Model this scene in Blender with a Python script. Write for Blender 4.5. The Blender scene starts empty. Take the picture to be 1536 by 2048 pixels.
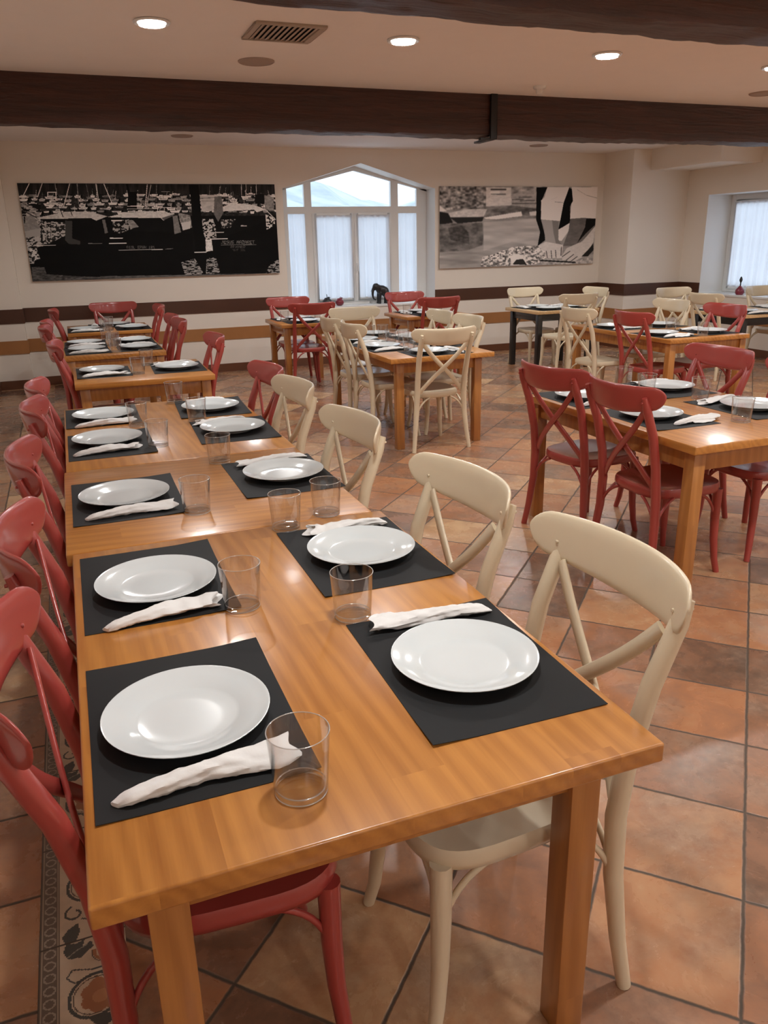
import bpy, bmesh, math, random
import numpy as np
from mathutils import Vector, Matrix, noise
random.seed(7)
PI = math.pi
sc = bpy.context.scene
COL = sc.collection

# ------------------------------------------------------------------ camera
F_PX = 1577.5
CAM = Vector((0.0885, -0.9544, 1.6232))
YAW, PITCH, ROLL = 0.36574, -0.33136, -0.02113
fw = Vector((math.sin(YAW)*math.cos(PITCH), math.cos(YAW)*math.cos(PITCH), math.sin(PITCH)))
rt = Vector((math.cos(YAW), -math.sin(YAW), 0)); up = rt.cross(fw)
r2 = rt*math.cos(ROLL) + up*math.sin(ROLL); u2 = -rt*math.sin(ROLL) + up*math.cos(ROLL)
cam = bpy.data.cameras.new('camera'); co = bpy.data.objects.new('camera', cam); COL.objects.link(co)
cam.sensor_fit = 'VERTICAL'; cam.sensor_height = 36.0; cam.lens = F_PX/2048*36.0
cam.clip_start = 0.02; cam.clip_end = 300
M = Matrix.Identity(4)
for i in range(3):
    M[i][0] = r2[i]; M[i][1] = u2[i]; M[i][2] = -fw[i]; M[i][3] = CAM[i]
co.matrix_world = M
sc.camera = co
# ------------------------------------------------------------------ view + world
sc.view_settings.view_transform = 'Standard'; sc.view_settings.look = 'None'
sc.view_settings.gamma = 1; sc.view_settings.use_curve_mapping = False
sc.view_settings.exposure = 0.10
sc.cycles.use_denoising = True
sc.cycles.max_bounces = 12; sc.cycles.transparent_max_bounces = 24
sc.cycles.diffuse_bounces = 5; sc.cycles.glossy_bounces = 5; sc.cycles.transmission_bounces = 8
sc.cycles.caustics_refractive = False; sc.cycles.caustics_reflective = False
sc.cycles.sample_clamp_indirect = 6
W = bpy.data.worlds.new('world'); sc.world = W; W.use_nodes = True
bg = W.node_tree.nodes['Background']; bg.inputs[0].default_value = (0.74, 0.86, 1.0, 1); bg.inputs[1].default_value = 2.5
LAMP_POWER = 18.0
LAMP_COL = (1.0, 0.99, 0.975)
CEIL = 2.778; YB = 9.76; XL = -0.80; XR = 8.85; YF = -4.2
LAMPS = [(0.726 + 1.485*i, y) for y in (-2.9, 0.6, 4.09, 7.6) for i in range(6) if not (i == 5 and y == 7.6)]  # farthest row is added out of sight to brighten the back wall

# ------------------------------------------------------------------ material helpers
def srgb(r, g, b):
    f = lambda c: (c/255/12.92) if c/255 <= 0.04045 else ((c/255+0.055)/1.055)**2.4
    return (f(r), f(g), f(b), 1)
class NT:
    def __init__(s, name):
        s.m = bpy.data.materials.new(name); s.m.use_nodes = True
        s.t = s.m.node_tree; s.b = s.t.nodes['Principled BSDF']; s.out = s.t.nodes['Material Output']
    def n(s, typ, **kw):
        nd = s.t.nodes.new(typ)
        for k, v in kw.items():
            if k.startswith('i_'):
                key = k[2:]; key = int(key) if key.isdigit() else key
                s.set(nd, key, v)
            else: setattr(nd, k, v)
        return nd
    def set(s, nd, key, v):
        if hasattr(v, 'is_linked') or v.__class__.__name__.startswith('NodeSocket'): s.t.links.new(v, nd.inputs[key])
        else: nd.inputs[key].default_value = v
    def math(s, op, a, b=0.0, c=None):
        nd = s.n('ShaderNodeMath', operation=op); s.set(nd, 0, a); s.set(nd, 1, b)
        if c is not None: s.set(nd, 2, c)
        return nd.outputs[0]
    def mix(s, fac, a, b, blend='MIX'):
        nd = s.n('ShaderNodeMix', data_type='RGBA', blend_type=blend)
        s.set(nd, 0, fac); s.set(nd, 6, a); s.set(nd, 7, b); return nd.outputs[2]
    def ramp(s, fac, stops):
        nd = s.n('ShaderNodeValToRGB'); s.set(nd, 0, fac); e = nd.color_ramp.elements
        e[0].position, e[0].color = stops[0]; e[1].position, e[1].color = stops[1]
        for p, c in stops[2:]: x = e.new(p); x.color = c
        return nd.outputs[0]
    def noise(s, vec, scale, detail=3, rough=0.55, dist=0.0):
        nd = s.n('ShaderNodeTexNoise'); s.set(nd, 'Vector', vec); s.set(nd, 'Scale', scale); s.set(nd, 'Detail', detail)
        s.set(nd, 'Roughness', rough); s.set(nd, 'Distortion', dist); return nd.outputs[0]
    def obj(s): return s.n('ShaderNodeTexCoord').outputs['Object']
    def mapping(s, vec, scale=(1,1,1), rot=(0,0,0), loc=(0,0,0)):
        nd = s.n('ShaderNodeMapping'); s.set(nd, 0, vec); nd.inputs['Scale'].default_value = scale
        nd.inputs['Rotation'].default_value = rot; nd.inputs['Location'].default_value = loc; return nd.outputs[0]
    def P(s, key, v): s.set(s.b, key, v)
    def bump(s, h, strength=0.3, dist=0.01):
        nd = s.n('ShaderNodeBump'); s.set(nd, 'Height', h); s.set(nd, 'Strength', strength); s.set(nd, 'Distance', dist)
        s.t.links.new(nd.outputs[0], s.b.inputs['Normal'])
def g4(v): return (v, v, v, 1)

def paint(name, col, rough=0.3, coat=0.3, var=0.06, bump=0.0, spec=0.5):
    t = NT(name); o = t.obj()
    n = t.noise(o, 6, 3)
    c2 = tuple(c*(1-var*2) for c in col[:3]) + (1,)
    t.P('Base Color', t.mix(n, col, c2)); t.P('Roughness', rough); t.P('Coat Weight', coat); t.P('Coat Roughness', 0.12)
    t.P('Specular IOR Level', spec)
    if bump: t.bump(t.noise(o, 60, 4), bump, 0.002)
    return t.m

def wood(name, axis, light, dark, rough=0.32, coat=0.5, plank=0.1):
    """varnished pine: grain along axis (0,1,2), glued staves across it"""
    t = NT(name); o = t.obj()
    inf = t.n('ShaderNodeObjectInfo')
    sep = t.n('ShaderNodeSeparateXYZ'); t.set(sep, 0, o)
    along = sep.outputs[axis]; across = sep.outputs[1 if axis == 0 else 0]
    stave = t.math('FLOOR', t.math('DIVIDE', across, plank))
    seg = t.math('FLOOR', t.math('ADD', t.math('DIVIDE', along, 0.62), t.math('MULTIPLY', stave, 0.37)))
    cv = t.n('ShaderNodeCombineXYZ'); t.set(cv, 0, stave); t.set(cv, 1, seg); t.set(cv, 2, inf.outputs['Random'])
    wn = t.n('ShaderNodeTexWhiteNoise', noise_dimensions='3D'); t.set(wn, 'Vector', cv.outputs[0])
    sc_ = [26, 26, 26]; sc_[axis] = 1.6
    off = t.n('ShaderNodeVectorMath', operation='ADD'); t.set(off, 0, o); t.set(off, 1, wn.outputs['Color'])
    g1 = t.noise(t.mapping(off.outputs[0], scale=tuple(sc_)), 1.0, 5, 0.6, 0.6)
    sc2 = [9, 9, 9]; sc2[axis] = 0.7
    wv = t.n('ShaderNodeTexWave', wave_type='BANDS', bands_direction='DIAGONAL'); t.set(wv, 'Vector', t.mapping(off.outputs[0], scale=tuple(sc2)))
    t.set(wv, 'Scale', 1.6); t.set(wv, 'Distortion', 5.0); t.set(wv, 'Detail', 2.0); t.set(wv, 'Detail Scale', 1.2)
    sc3 = [150, 150, 150]; sc3[axis] = 5
    g3 = t.noise(t.mapping(off.outputs[0], scale=tuple(sc3)), 1.0, 3, 0.6)
    f = t.math('ADD', t.math('MULTIPLY', g1, 0.42), t.math('MULTIPLY', wv.outputs[0], 0.22))
    f = t.math('ADD', f, t.math('MULTIPLY', g3, 0.25))
    f = t.math('ADD', f, t.math('MULTIPLY', wn.outputs[0], 0.20))
    col = t.ramp(f, [(0.18, dark), (0.85, light)])
    t.P('Base Color', col); t.P('Roughness', rough); t.P('Coat Weight', coat); t.P('Coat Roughness', 0.15)
    t.bump(g1, 0.12, 0.001)
    return t.m

M_WALL = NT('wall_paint'); _o = M_WALL.n('ShaderNodeNewGeometry').outputs['Position']
M_WALL.P('Base Color', M_WALL.mix(M_WALL.noise(_o, 1.2, 4), (0.85, 0.785, 0.70, 1), (0.81, 0.745, 0.66, 1))); M_WALL.P('Roughness', 0.75)
M_WALL.bump(M_WALL.noise(_o, 90, 3), 0.08, 0.002); M_WALL = M_WALL.m
M_CEIL = paint('ceiling_paint', (0.90, 0.86, 0.835, 1), 0.8, 0, 0.02)
M_WHITE = paint('white_frame_lacquer', (0.82, 0.83, 0.82, 1), 0.3, 0.3, 0.02)
M_NICHE = paint('white_niche_plaster', (0.80, 0.79, 0.76, 1), 0.6, 0.0, 0.02)
M_RED = paint('red_chair_paint', (0.36, 0.052, 0.042, 1), 0.30, 0.4, 0.06)
M_CREAM = paint('cream_chair_paint', (0.70, 0.60, 0.43, 1), 0.3, 0.35, 0.04)
WL, WD = (0.57, 0.248, 0.052, 1), (0.31, 0.108, 0.018, 1)
M_TOP_Y = wood('table_top_wood', 1, WL, WD)
M_TOP_X = wood('table_top_wood_cross', 0, WL, WD)
M_LEG = wood('table_leg_wood', 2, (0.48, 0.21, 0.055, 1), (0.28, 0.10, 0.022, 1), 0.3, 0.4, 0.07)
M_PALE = wood('pale_table_top_wood', 1, (0.66, 0.45, 0.23, 1), (0.5, 0.31, 0.14, 1))
M_BLACKLEG = paint('black_table_paint', (0.012, 0.011, 0.012, 1), 0.35, 0.3, 0.05)
M_PLATE = paint('white_china', (0.65, 0.70, 0.71, 1), 0.12, 0.5, 0.01)
M_MAT = paint('black_paper', (0.016, 0.017, 0.018, 1), 0.6, 0.0, 0.1, 0.0, 0.2)
M_NAP = paint('white_tissue', (0.76, 0.76, 0.745, 1), 0.85, 0.0, 0.02, 0.4)
M_STEEL = NT('steel'); M_STEEL.P('Metallic', 1.0); M_STEEL.P('Roughness', 0.25); M_STEEL.P('Base Color', (0.6, 0.6, 0.58, 1)); M_STEEL = M_STEEL.m
def glass_mat(name, trans=0.96):
    t = NT(name); t.t.nodes.remove(t.b)
    lw = t.n('ShaderNodeLayerWeight', i_Blend=0.5)
    fr = t.math('ADD', 0.06, t.math('MULTIPLY', t.math('POWER', lw.outputs['Facing'], 3.0), 0.85))
    tr = t.n('ShaderNodeBsdfTransparent', i_Color=(trans, trans*1.0, trans, 1)); gl = t.n('ShaderNodeBsdfGlossy', i_Roughness=0.02)
    mx = t.n('ShaderNodeMixShader'); t.set(mx, 0, fr); t.set(mx, 1, tr.outputs[0]); t.set(mx, 2, gl.outputs[0])
    t.t.links.new(mx.outputs[0], t.out.inputs[0]); return t.m
M_GLASS = glass_mat('clear_glass', 0.975)
M_PANE = glass_mat('window_glass', 0.97)
_t = NT('glass_edge_glint'); _t.t.nodes.remove(_t.b)
_lw = _t.n('ShaderNodeLayerWeight', i_Blend=0.45); _f = _t.math('ADD', 0.42, _t.math('MULTIPLY', _lw.outputs['Facing'], 0.45))
_tp = _t.n('ShaderNodeBsdfTransparent', i_Color=(0.93, 0.95, 0.94, 1)); _gl = _t.n('ShaderNodeBsdfGlossy', i_Roughness=0.12)
_df = _t.n('ShaderNodeBsdfDiffuse', i_Color=(0.9, 0.92, 0.91, 1)); _m0 = _t.n('ShaderNodeMixShader', i_0=0.35); _t.set(_m0, 1, _gl.outputs[0]); _t.set(_m0, 2, _df.outputs[0])  # whitish diffuse paints bright highlights into the glass edges
_mx = _t.n('ShaderNodeMixShader'); _t.set(_mx, 0, _f); _t.set(_mx, 1, _tp.outputs[0]); _t.set(_mx, 2, _m0.outputs[0])
_t.t.links.new(_mx.outputs[0], _t.out.inputs[0]); M_GLINT = _t.m
M_TRIM_D = paint('dark_rail_wood', (0.085, 0.030, 0.014, 1), 0.4, 0.1, 0.15)
M_TRIM_L = paint('orange_rail_wood', (0.42, 0.185, 0.062, 1), 0.4, 0.1, 0.10)
M_SKIRT = paint('brown_baseboard_tile', (0.16, 0.06, 0.03, 1), 0.3, 0.2, 0.15)
M_BEAM = NT('dark_stained_beam'); _p = M_BEAM.n('ShaderNodeNewGeometry').outputs['Position']
_g = M_BEAM.noise(M_BEAM.mapping(_p, scale=(0.9, 12, 12)), 2.2, 6, 0.65, 0.5)
M_BEAM.P('Base Color', M_BEAM.ramp(_g, [(0.25, (0.018, 0.006, 0.003, 1)), (0.75, (0.075, 0.022, 0.012, 1))])); M_BEAM.P('Roughness', 0.42)
M_BEAM.bump(_g, 0.9, 0.012); M_BEAM = M_BEAM.m
M_BLACK = paint('black_metal', (0.01, 0.01, 0.01, 1), 0.5, 0.0, 0.02)
M_VENT = paint('beige_grille', (0.42, 0.34, 0.27, 1), 0.6, 0.0, 0.02)
M_SPK = paint('speaker_mesh', (0.40, 0.32, 0.28, 1), 0.8, 0.0, 0.02)
M_EMIT = NT('lamp_glow'); M_EMIT.P('Emission Color', (1, 0.97, 0.93, 1)); M_EMIT.P('Emission Strength', 14.0); M_EMIT = M_EMIT.m
_t = NT('sheer_curtain'); _t.t.nodes.remove(_t.b)
_d = _t.n('ShaderNodeBsdfDiffuse', i_Color=(0.85, 0.86, 0.88, 1)); _tl = _t.n('ShaderNodeBsdfTranslucent', i_Color=(0.88, 0.9, 0.95, 1))
_tp = _t.n('ShaderNodeBsdfTransparent', i_Color=(0.9, 0.92, 1, 1))
_m1 = _t.n('ShaderNodeMixShader', i_0=0.5); _t.set(_m1, 1, _d.outputs[0]); _t.set(_m1, 2, _tl.outputs[0])
_m2 = _t.n('ShaderNodeMixShader', i_0=0.14); _t.set(_m2, 1, _m1.outputs[0]); _t.set(_m2, 2, _tp.outputs[0])
_t.t.links.new(_m2.outputs[0], _t.out.inputs[0]); M_SHEER = _t.m
def vcol_mat(name, rough=0.5, coat=0.0):
    t = NT(name); a = t.n('ShaderNodeVertexColor', layer_name='print'); t.P('Base Color', a.outputs[0]); t.P('Roughness', rough); t.P('Coat Weight', coat)
    return t.m
M_PRINT = vcol_mat('printed_photo', 0.6, 0.0); M_PRINT.node_tree.nodes['Principled BSDF'].inputs['Specular IOR Level'].default_value = 0.15
M_STRIP = vcol_mat('patterned_tile', 0.3, 0.2)

def tile_mat(name, th, ox, oy, s):
    t = NT(name); P = t.n('ShaderNodeNewGeometry').outputs['Position']
    sep = t.n('ShaderNodeSeparateXYZ'); t.set(sep, 0, P)
    x = t.math('SUBTRACT', sep.outputs[0], ox); y = t.math('SUBTRACT', sep.outputs[1], oy)
    c, si = math.cos(th)/s, math.sin(th)/s
    u = t.math('ADD', t.math('MULTIPLY', x, c), t.math('MULTIPLY', y, si))
    v = t.math('ADD', t.math('MULTIPLY', x, -si), t.math('MULTIPLY', y, c))
    wob = t.math('MULTIPLY', t.math('SUBTRACT', t.noise(P, 22, 3), 0.5), 0.02)
    u2_ = t.math('ADD', u, wob); v2_ = t.math('ADD', v, wob)
    fu, fv = t.math('FLOOR', u2_), t.math('FLOOR', v2_)
    du = t.math('ABSOLUTE', t.math('SUBTRACT', t.math('FRACT', u2_), 0.5)); dv = t.math('ABSOLUTE', t.math('SUBTRACT', t.math('FRACT', v2_), 0.5))
    d = t.math('MAXIMUM', du, dv)
    mr = t.n('ShaderNodeMapRange', i_1=0.482, i_2=0.494); t.set(mr, 0, d); gro = mr.outputs[0]
    cv = t.n('ShaderNodeCombineXYZ'); t.set(cv, 0, fu); t.set(cv, 1, fv)
    wn = t.n('ShaderNodeTexWhiteNoise', noise_dimensions='3D'); t.set(wn, 'Vector', cv.outputs[0])
    vo = t.n('ShaderNodeVectorMath', operation='SCALE', i_Scale=7.0); t.set(vo, 0, wn.outputs['Color'])
    va = t.n('ShaderNodeVectorMath', operation='ADD'); t.set(va, 0, P); t.set(va, 1, vo.outputs[0])
    n1 = t.noise(va.outputs[0], 5.5, 6, 0.66, 0.4); n2 = t.noise(va.outputs[0], 26, 4, 0.7)
    f = t.math('ADD', t.math('MULTIPLY', wn.outputs[0], 0.55), t.math('MULTIPLY', n1, 0.55))
    f = t.math('ADD', f, t.math('MULTIPLY', n2, 0.16))
    f = t.math('SUBTRACT', f, 0.06)
    base = t.ramp(f, [(0.22, (0.12, 0.072, 0.048, 1)), (0.88, (0.54, 0.35, 0.19, 1)), (0.40, (0.26, 0.130, 0.075, 1)), (0.55, (0.37, 0.165, 0.080, 1)), (0.70, (0.42, 0.22, 0.112, 1))])
    grey = t.ramp(n2, [(0.3, (0.14, 0.105, 0.082, 1)), (0.7, (0.33, 0.245, 0.18, 1))])
    mg = t.n('ShaderNodeMapRange', i_1=0.47, i_2=0.66, i_4=0.55); t.set(mg, 0, t.noise(va.outputs[0], 3.1, 4, 0.6))
    base = t.mix(mg.outputs[0], base, grey)
    t.P('Base Color', t.mix(gro, base, (0.075, 0.052, 0.035, 1)))
    t.P('Roughness', t.math('ADD', t.math('MULTIPLY', gro, 0.5), t.math('ADD', 0.2, t.math('MULTIPLY', n1, 0.14))))
    hh = t.math('SUBTRACT', t.math('MULTIPLY', n2, 0.12), gro)
    t.bump(hh, 0.6, 0.003); return t.m
M_TILE_D = tile_mat('terracotta_tile_diagonal', 0.7805, 1.2441, -0.0477, 0.3576)
M_TILE_A = tile_mat('terracotta_tile_straight', 0.0, -0.475, 0.563, 0.3576)

# ------------------------------------------------------------------ mesh helpers
class MB:
    def __init__(s): s.v = []; s.f = []; s.mi = []
    def add(s, vs, fs, mi=0):
        o = len(s.v); s.v += [tuple(v) for v in vs]; s.f += [tuple(i+o for i in f) for f in fs]; s.mi += [mi]*len(fs)
    def box(s, x0, x1, y0, y1, z0, z1, mi=0):
        s.add([(x0,y0,z0),(x1,y0,z0),(x1,y1,z0),(x0,y1,z0),(x0,y0,z1),(x1,y0,z1),(x1,y1,z1),(x0,y1,z1)],
              [(0,3,2,1),(4,5,6,7),(0,1,5,4),(1,2,6,5),(2,3,7,6),(3,0,4,7)], mi)
    def quad(s, a, b, c, d, mi=0): s.add([a, b, c, d], [(0,1,2,3)], mi)
    def prism(s, pts, y0, y1, mi=0):
        """pts: (x,z) outline extruded along y"""
        n = len(pts)
        s.add([(x, y0, z) for x, z in pts] + [(x, y1, z) for x, z in pts],
              [tuple(range(n))[::-1], tuple(range(n, 2*n))] + [(i, (i+1) % n, n+(i+1) % n, n+i) for i in range(n)], mi)
    def tube(s, path, radii, n=10, power=2.0, ref=(0,0,1), cap=True, mi=0):
        path = [Vector(p) for p in path]; k = len(path)
        rings = []; ref = Vector(ref)
        for i, p in enumerate(path):
            t = (path[min(i+1, k-1)] - path[max(i-1, 0)]).normalized()
            a = ref - t*ref.dot(t)
            if a.length < 1e-4: a = Vector((1,0,0)) - t*t.x
            a.normalize(); b = t.cross(a)
            r = radii[i] if isinstance(radii, list) else radii
            ra, rb = r if isinstance(r, tuple) else (r, r)
            ring = []
            for j in range(n):
                q = 2*PI*j/n; c_, s_ = math.cos(q), math.sin(q)
                c_ = math.copysign(abs(c_)**(2/power), c_); s_ = math.copysign(abs(s_)**(2/power), s_)
                ring.append(p + a*c_*ra + b*s_*rb)
            rings.append(ring)
        vs = [v for r in rings for v in r]; fs = []
        for i in range(k-1):
            for j in range(n): fs.append((i*n+j, i*n+(j+1) % n, (i+1)*n+(j+1) % n, (i+1)*n+j))
        if cap: fs += [tuple(range(n))[::-1], tuple((k-1)*n+j for j in range(n))]
        s.add(vs, fs, mi)
    def lathe(s, prof, n=32, c=(0,0,0), mi=0):
        vs = []; fs = []; k = len(prof)
        for r, z in prof:
            for j in range(n): q = 2*PI*j/n; vs.append((c[0]+r*math.cos(q), c[1]+r*math.sin(q), c[2]+z))
        for i in range(k-1):
            for j in range(n): fs.append((i*n+j, i*n+(j+1) % n, (i+1)*n+(j+1) % n, (i+1)*n+j))
        if prof[0][0] > 1e-5: fs.append(tuple(range(n))[::-1])
        if prof[-1][0] > 1e-5: fs.append(tuple((k-1)*n+j for j in range(n)))
        s.add(vs, fs, mi)
    def ellip(s, c, r, rot=None, n=14, m=10):
        vs = []; fs = []; R = Matrix.Rotation(rot[0], 3, rot[1]) if rot else Matrix.Identity(3)
        for i in range(m+1):
            a = PI*i/m
            for j in range(n):
                q = 2*PI*j/n
                vs.append(Vector(c) + R @ Vector((r[0]*math.sin(a)*math.cos(q), r[1]*math.sin(a)*math.sin(q), r[2]*math.cos(a))))
        for i in range(m):
            for j in range(n): fs.append((i*n+j, (i+1)*n+j, (i+1)*n+(j+1) % n, i*n+(j+1) % n))
        s.add(vs, fs)
    def mesh(s, name, mats, smooth=True, angle=40, bevel=0, segs=2):
        me = bpy.data.meshes.new(name); me.from_pydata(s.v, [], s.f)
        if not isinstance(mats, (list, tuple)): mats = [mats]
        for m in mats: me.materials.append(m)
        if len(mats) > 1: me.polygons.foreach_set('material_index', s.mi)
        bm = bmesh.new(); bm.from_mesh(me)
        bmesh.ops.remove_doubles(bm, verts=bm.verts, dist=1e-6)
        if bevel:
            es = [e for e in bm.edges if len(e.link_faces) == 2 and e.calc_face_angle(0) > 0.6]
            bmesh.ops.bevel(bm, geom=es, offset=bevel, segments=segs, profile=0.5, affect='EDGES', clamp_overlap=True)
        bmesh.ops.recalc_face_normals(bm, faces=bm.faces); bm.to_mesh(me); bm.free()
        if smooth:
            me.polygons.foreach_set('use_smooth', [True]*len(me.polygons)); me.set_sharp_from_angle(angle=math.radians(angle))
        return me
def new(name, me, parent=None, loc=(0,0,0), rz=0):
    o = bpy.data.objects.new(name, me); COL.objects.link(o); o.location = loc; o.rotation_euler = (0, 0, rz)
    if parent: o.parent = parent
    return o
def thing(name, label, cat, loc=(0,0,0), rz=0, group=None, me=None):
    o = new(name, me, None, loc, rz); o['label'] = label; o['category'] = cat
    if group: o['group'] = group
    return o
def struct(name, me, parent=None, loc=(0,0,0)):
    o = new(name, me, parent, loc)
    if parent is None: o['kind'] = 'structure'
    return o
def dup(root, loc, rz, label, group=None):
    r = root.copy(); COL.objects.link(r); r.location = loc; r.rotation_euler = (0, 0, rz); r['label'] = label
    if group: r['group'] = group
    for ch in list(root.children):
        c = ch.copy(); COL.objects.link(c); c.parent = r
        for g in list(ch.children):
            d = g.copy(); COL.objects.link(d); d.parent = c
    return r

# ------------------------------------------------------------------ room shell
XP, YP = -0.42, 9.60        # pilaster at the left end of the back wall
XC, YC = 7.84, 9.10         # column in the right back corner
b = MB()
b.quad((XL,YF,0),(-0.19,YF,0),(-0.19,YB,0),(XL,YB,0), 1)
b.quad((-0.19,YF,0),(XR+.6,YF,0),(XR+.6,YB+.5,0),(-0.19,YB+.5,0), 0)
struct('floor', b.mesh('floor', [M_TILE_D, M_TILE_A], smooth=False))
b = MB(); b.box(XL-.2, XR+.2, YF-.2, YB+.2, CEIL, CEIL+.15); struct('ceiling', b.mesh('ceiling', M_CEIL, smooth=False))

# back wall with the gabled window niche
NX0, NX1, NZ0, NZE, NZA, NXM, ND = 2.88, 5.05, 0.775, 2.29, 2.60, 3.965, 0.36
YW = YB + ND
b = MB()
def back_panel(x0, x1, z0, z1): b.quad((x0,YB,z0),(x1,YB,z0),(x1,YB,z1),(x0,YB,z1))
back_panel(XP, NX0, 0, CEIL); back_panel(NX1, XC, 0, CEIL); back_panel(NX0, NX1, 0, NZ0)
b.add([(NX0,YB,NZE),(NXM,YB,NZA),(NX1,YB,NZE),(NX1,YB,CEIL),(NX0,YB,CEIL)], [(0,1,4),(1,2,3),(1,3,4)])
b.box(XL-.1, XP, YP, YB+.1, 0, CEIL)
b.box(XC, XR+.1, YC, YB+.1, 0, CEIL)
struct('wall_back', b.mesh('wall_back', M_WALL, smooth=False))
b = MB()   # plaster lining of the niche
b.quad((NX0,YB,NZ0),(NX0,YW+.1,NZ0),(NX0,YW+.1,NZE),(NX0,YB,NZE)); b.quad((NX1,YB,NZ0),(NX1,YW+.1,NZ0),(NX1,YW+.1,NZE),(NX1,YB,NZE))
b.quad((NX0,YB,NZE),(NXM,YB,NZA),(NXM,YW+.1,NZA-.02),(NX0,YW+.1,NZE)); b.quad((NX1,YB,NZE),(NXM,YB,NZA),(NXM,YW+.1,NZA-.02),(NX1,YW+.1,NZE))
struct('trim_1', b.mesh('niche_lining', M_NICHE, smooth=False))
b = MB(); b.box(NX0-.0, NX1, YB-.012, YW+.1, NZ0-.03, NZ0); struct('trim_2', b.mesh('window_sill', M_WHITE, bevel=.004))
b = MB(); b.box(XL-.2, XL, YF, YB, 0, CEIL); struct('wall_left', b.mesh('wall_left', M_WALL, smooth=False))
b = MB(); b.box(XL, XR, YF-.2, YF, 0, CEIL); struct('wall_front', b.mesh('wall_front', M_WALL, smooth=False))
# right wall with its rectangular niche
RY0, RY1, RZ0, RZ1, RD = 6.6, 8.66, 0.80, 2.15, 0.45
b = MB()
def rp(y0, y1, z0, z1): b.quad((XR,y0,z0),(XR,y1,z0),(XR,y1,z1),(XR,y0,z1))
rp(YF, RY0, 0, CEIL); rp(RY1, YC, 0, CEIL); rp(RY0, RY1, 0, RZ0); rp(RY0, RY1, RZ1, CEIL)
struct('wall_right', b.mesh('wall_right', M_WALL, smooth=False))
b = MB()
b.quad((XR,RY1,RZ0),(XR+RD+.1,RY1,RZ0),(XR+RD+.1,RY1,RZ1),(XR,RY1,RZ1)); b.quad((XR,RY0,RZ0),(XR+RD+.1,RY0,RZ0),(XR+RD+.1,RY0,RZ1),(XR,RY0,RZ1))
b.quad((XR,RY0,RZ1),(XR,RY1,RZ1),(XR+RD+.1,RY1,RZ1),(XR+RD+.1,RY0,RZ1))
struct('trim_3', b.mesh('right_niche_lining', M_NICHE, smooth=False))
b = MB(); b.box(XR-.012, XR+RD+.1, RY0, RY1, RZ0-.03, RZ0); struct('trim_4', b.mesh('right_sill', M_WHITE, bevel=.004))
b = MB(); b.box(8.15, XR, 7.75, YC, 2.50, CEIL); struct('soffit', b.mesh('soffit', M_WALL, smooth=False))

# rails and baseboards following the wall line
def rail(name, z0, z1, th, mat, niche):
    b = MB()
    b.box(XL, XP, YP-th, YP, z0, z1); b.box(XP, XP+th, YP-th, YB-th, z0, z1)
    if niche:
        b.box(XP+th, NX0, YB-th, YB, z0, z1); b.box(NX1, XC-th, YB-th, YB, z0, z1)
    else: b.box(XP+th, XC-th, YB-th, YB, z0, z1)
    b.box(XC-th, XC, YC-th, YB, z0, z1); b.box(XC, XR-th, YC-th, YC, z0, z1)
    b.box(XR-th, XR, (RY1 if niche else YF), YC, z0, z1)
    if niche: b.box(XR-th, XR, YF, RY0, z0, z1)
    b.box(XL, XL+th, YF, YP-th, z0, z1)
    return struct(name, b.mesh(name, mat, smooth=False))
rail('trim_5', 0.775, 0.94, 0.010, M_TRIM_D, True)
rail('trim_6', 0.42, 0.575, 0.010, M_TRIM_L, False)
rail('baseboard_back', 0.0, 0.105, 0.012, M_SKIRT, False)

# ------------------------------------------------------------------ windows
def bars(parent, name, rects, y0, y1, mat=M_WHITE, bevel=.006):
    b = MB()
    for x0, x1, z0, z1 in rects: b.box(x0, x1, y0, y1, z0, z1)
    return struct(name, b.mesh(name, mat, bevel=bevel), parent)
w1 = struct('window_1', None); w1.location = (0, YW-.07, 0)
def gable(x): return NZE-.02 + (NZA-.07-NZE+.02)*(1-abs(x-NXM)/(NX1-NXM))
FT = .045
b = MB()
# frame ring (sides, bottom, gable), transom and upper mullions
for x0, x1 in ((NX0, 3.007), (4.895, NX1)): b.box(x0, x1, 0, .06, NZ0, 2.30)
b.box(NX0, NX1, 0, .06, NZ0, NZ0+.05); b.box(NX0, NX1, -.005, .06, 1.985, 2.075)
for x0, x1 in ((3.245, 3.345), (4.50, 4.61)): b.box(x0, x1, -.004, .06, NZ0, gable((x0+x1)/2)+.02)
for s in (1, -1):
    xe = NX1 if s > 0 else NX0
    p = [(xe, NZE-.02), (NXM, NZA-.07), (NXM, NZA+.02), (xe, NZE+.06)]
    b.prism(p if s > 0 else p[::-1], 0, .06)
struct('window_frame', b.mesh('window_frame', M_WHITE, smooth=False), w1)
def sash(x0, x1, z0, z1, w, name='sash'):
    b = MB()
    b.box(x0, x0+w, -.02, .03, z0, z1); b.box(x1-w, x1, -.02, .03, z0, z1)
    b.box(x0+w, x1-w, -.02, .03, z0, z0+w); b.box(x0+w, x1-w, -.02, .03, z1-w, z1)
    o = struct(name, b.mesh(name, M_WHITE, bevel=.005), w1)
    p = MB(); p.box(x0+w, x1-w, .01, .014, z0+w, z1-w); struct('pane', p.mesh('pane', M_PANE, smooth=False), o)
    return o
sash(3.345, 3.942, NZ0+.04, 1.99, .055); s2 = sash(3.944, 4.50, NZ0+.04, 1.99, .058)
hb = MB(); hb.box(3.962, 3.985, -.032, -.02, 1.23, 1.33); hb.tube([(3.973,-.04,1.31),(3.973,-.05,1.30),(3.973,-.052,1.22)], .009, 8)
struct('handle', hb.mesh('handle', M_WHITE, bevel=0), s2)
for x0, x1 in ((3.007, 3.245), (4.61, 4.895)):
    p = MB(); p.box(x0, x1, .03, .034, NZ0+.05, 1.985); struct('pane', p.mesh('pane', M_PANE, smooth=False), w1)
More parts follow.
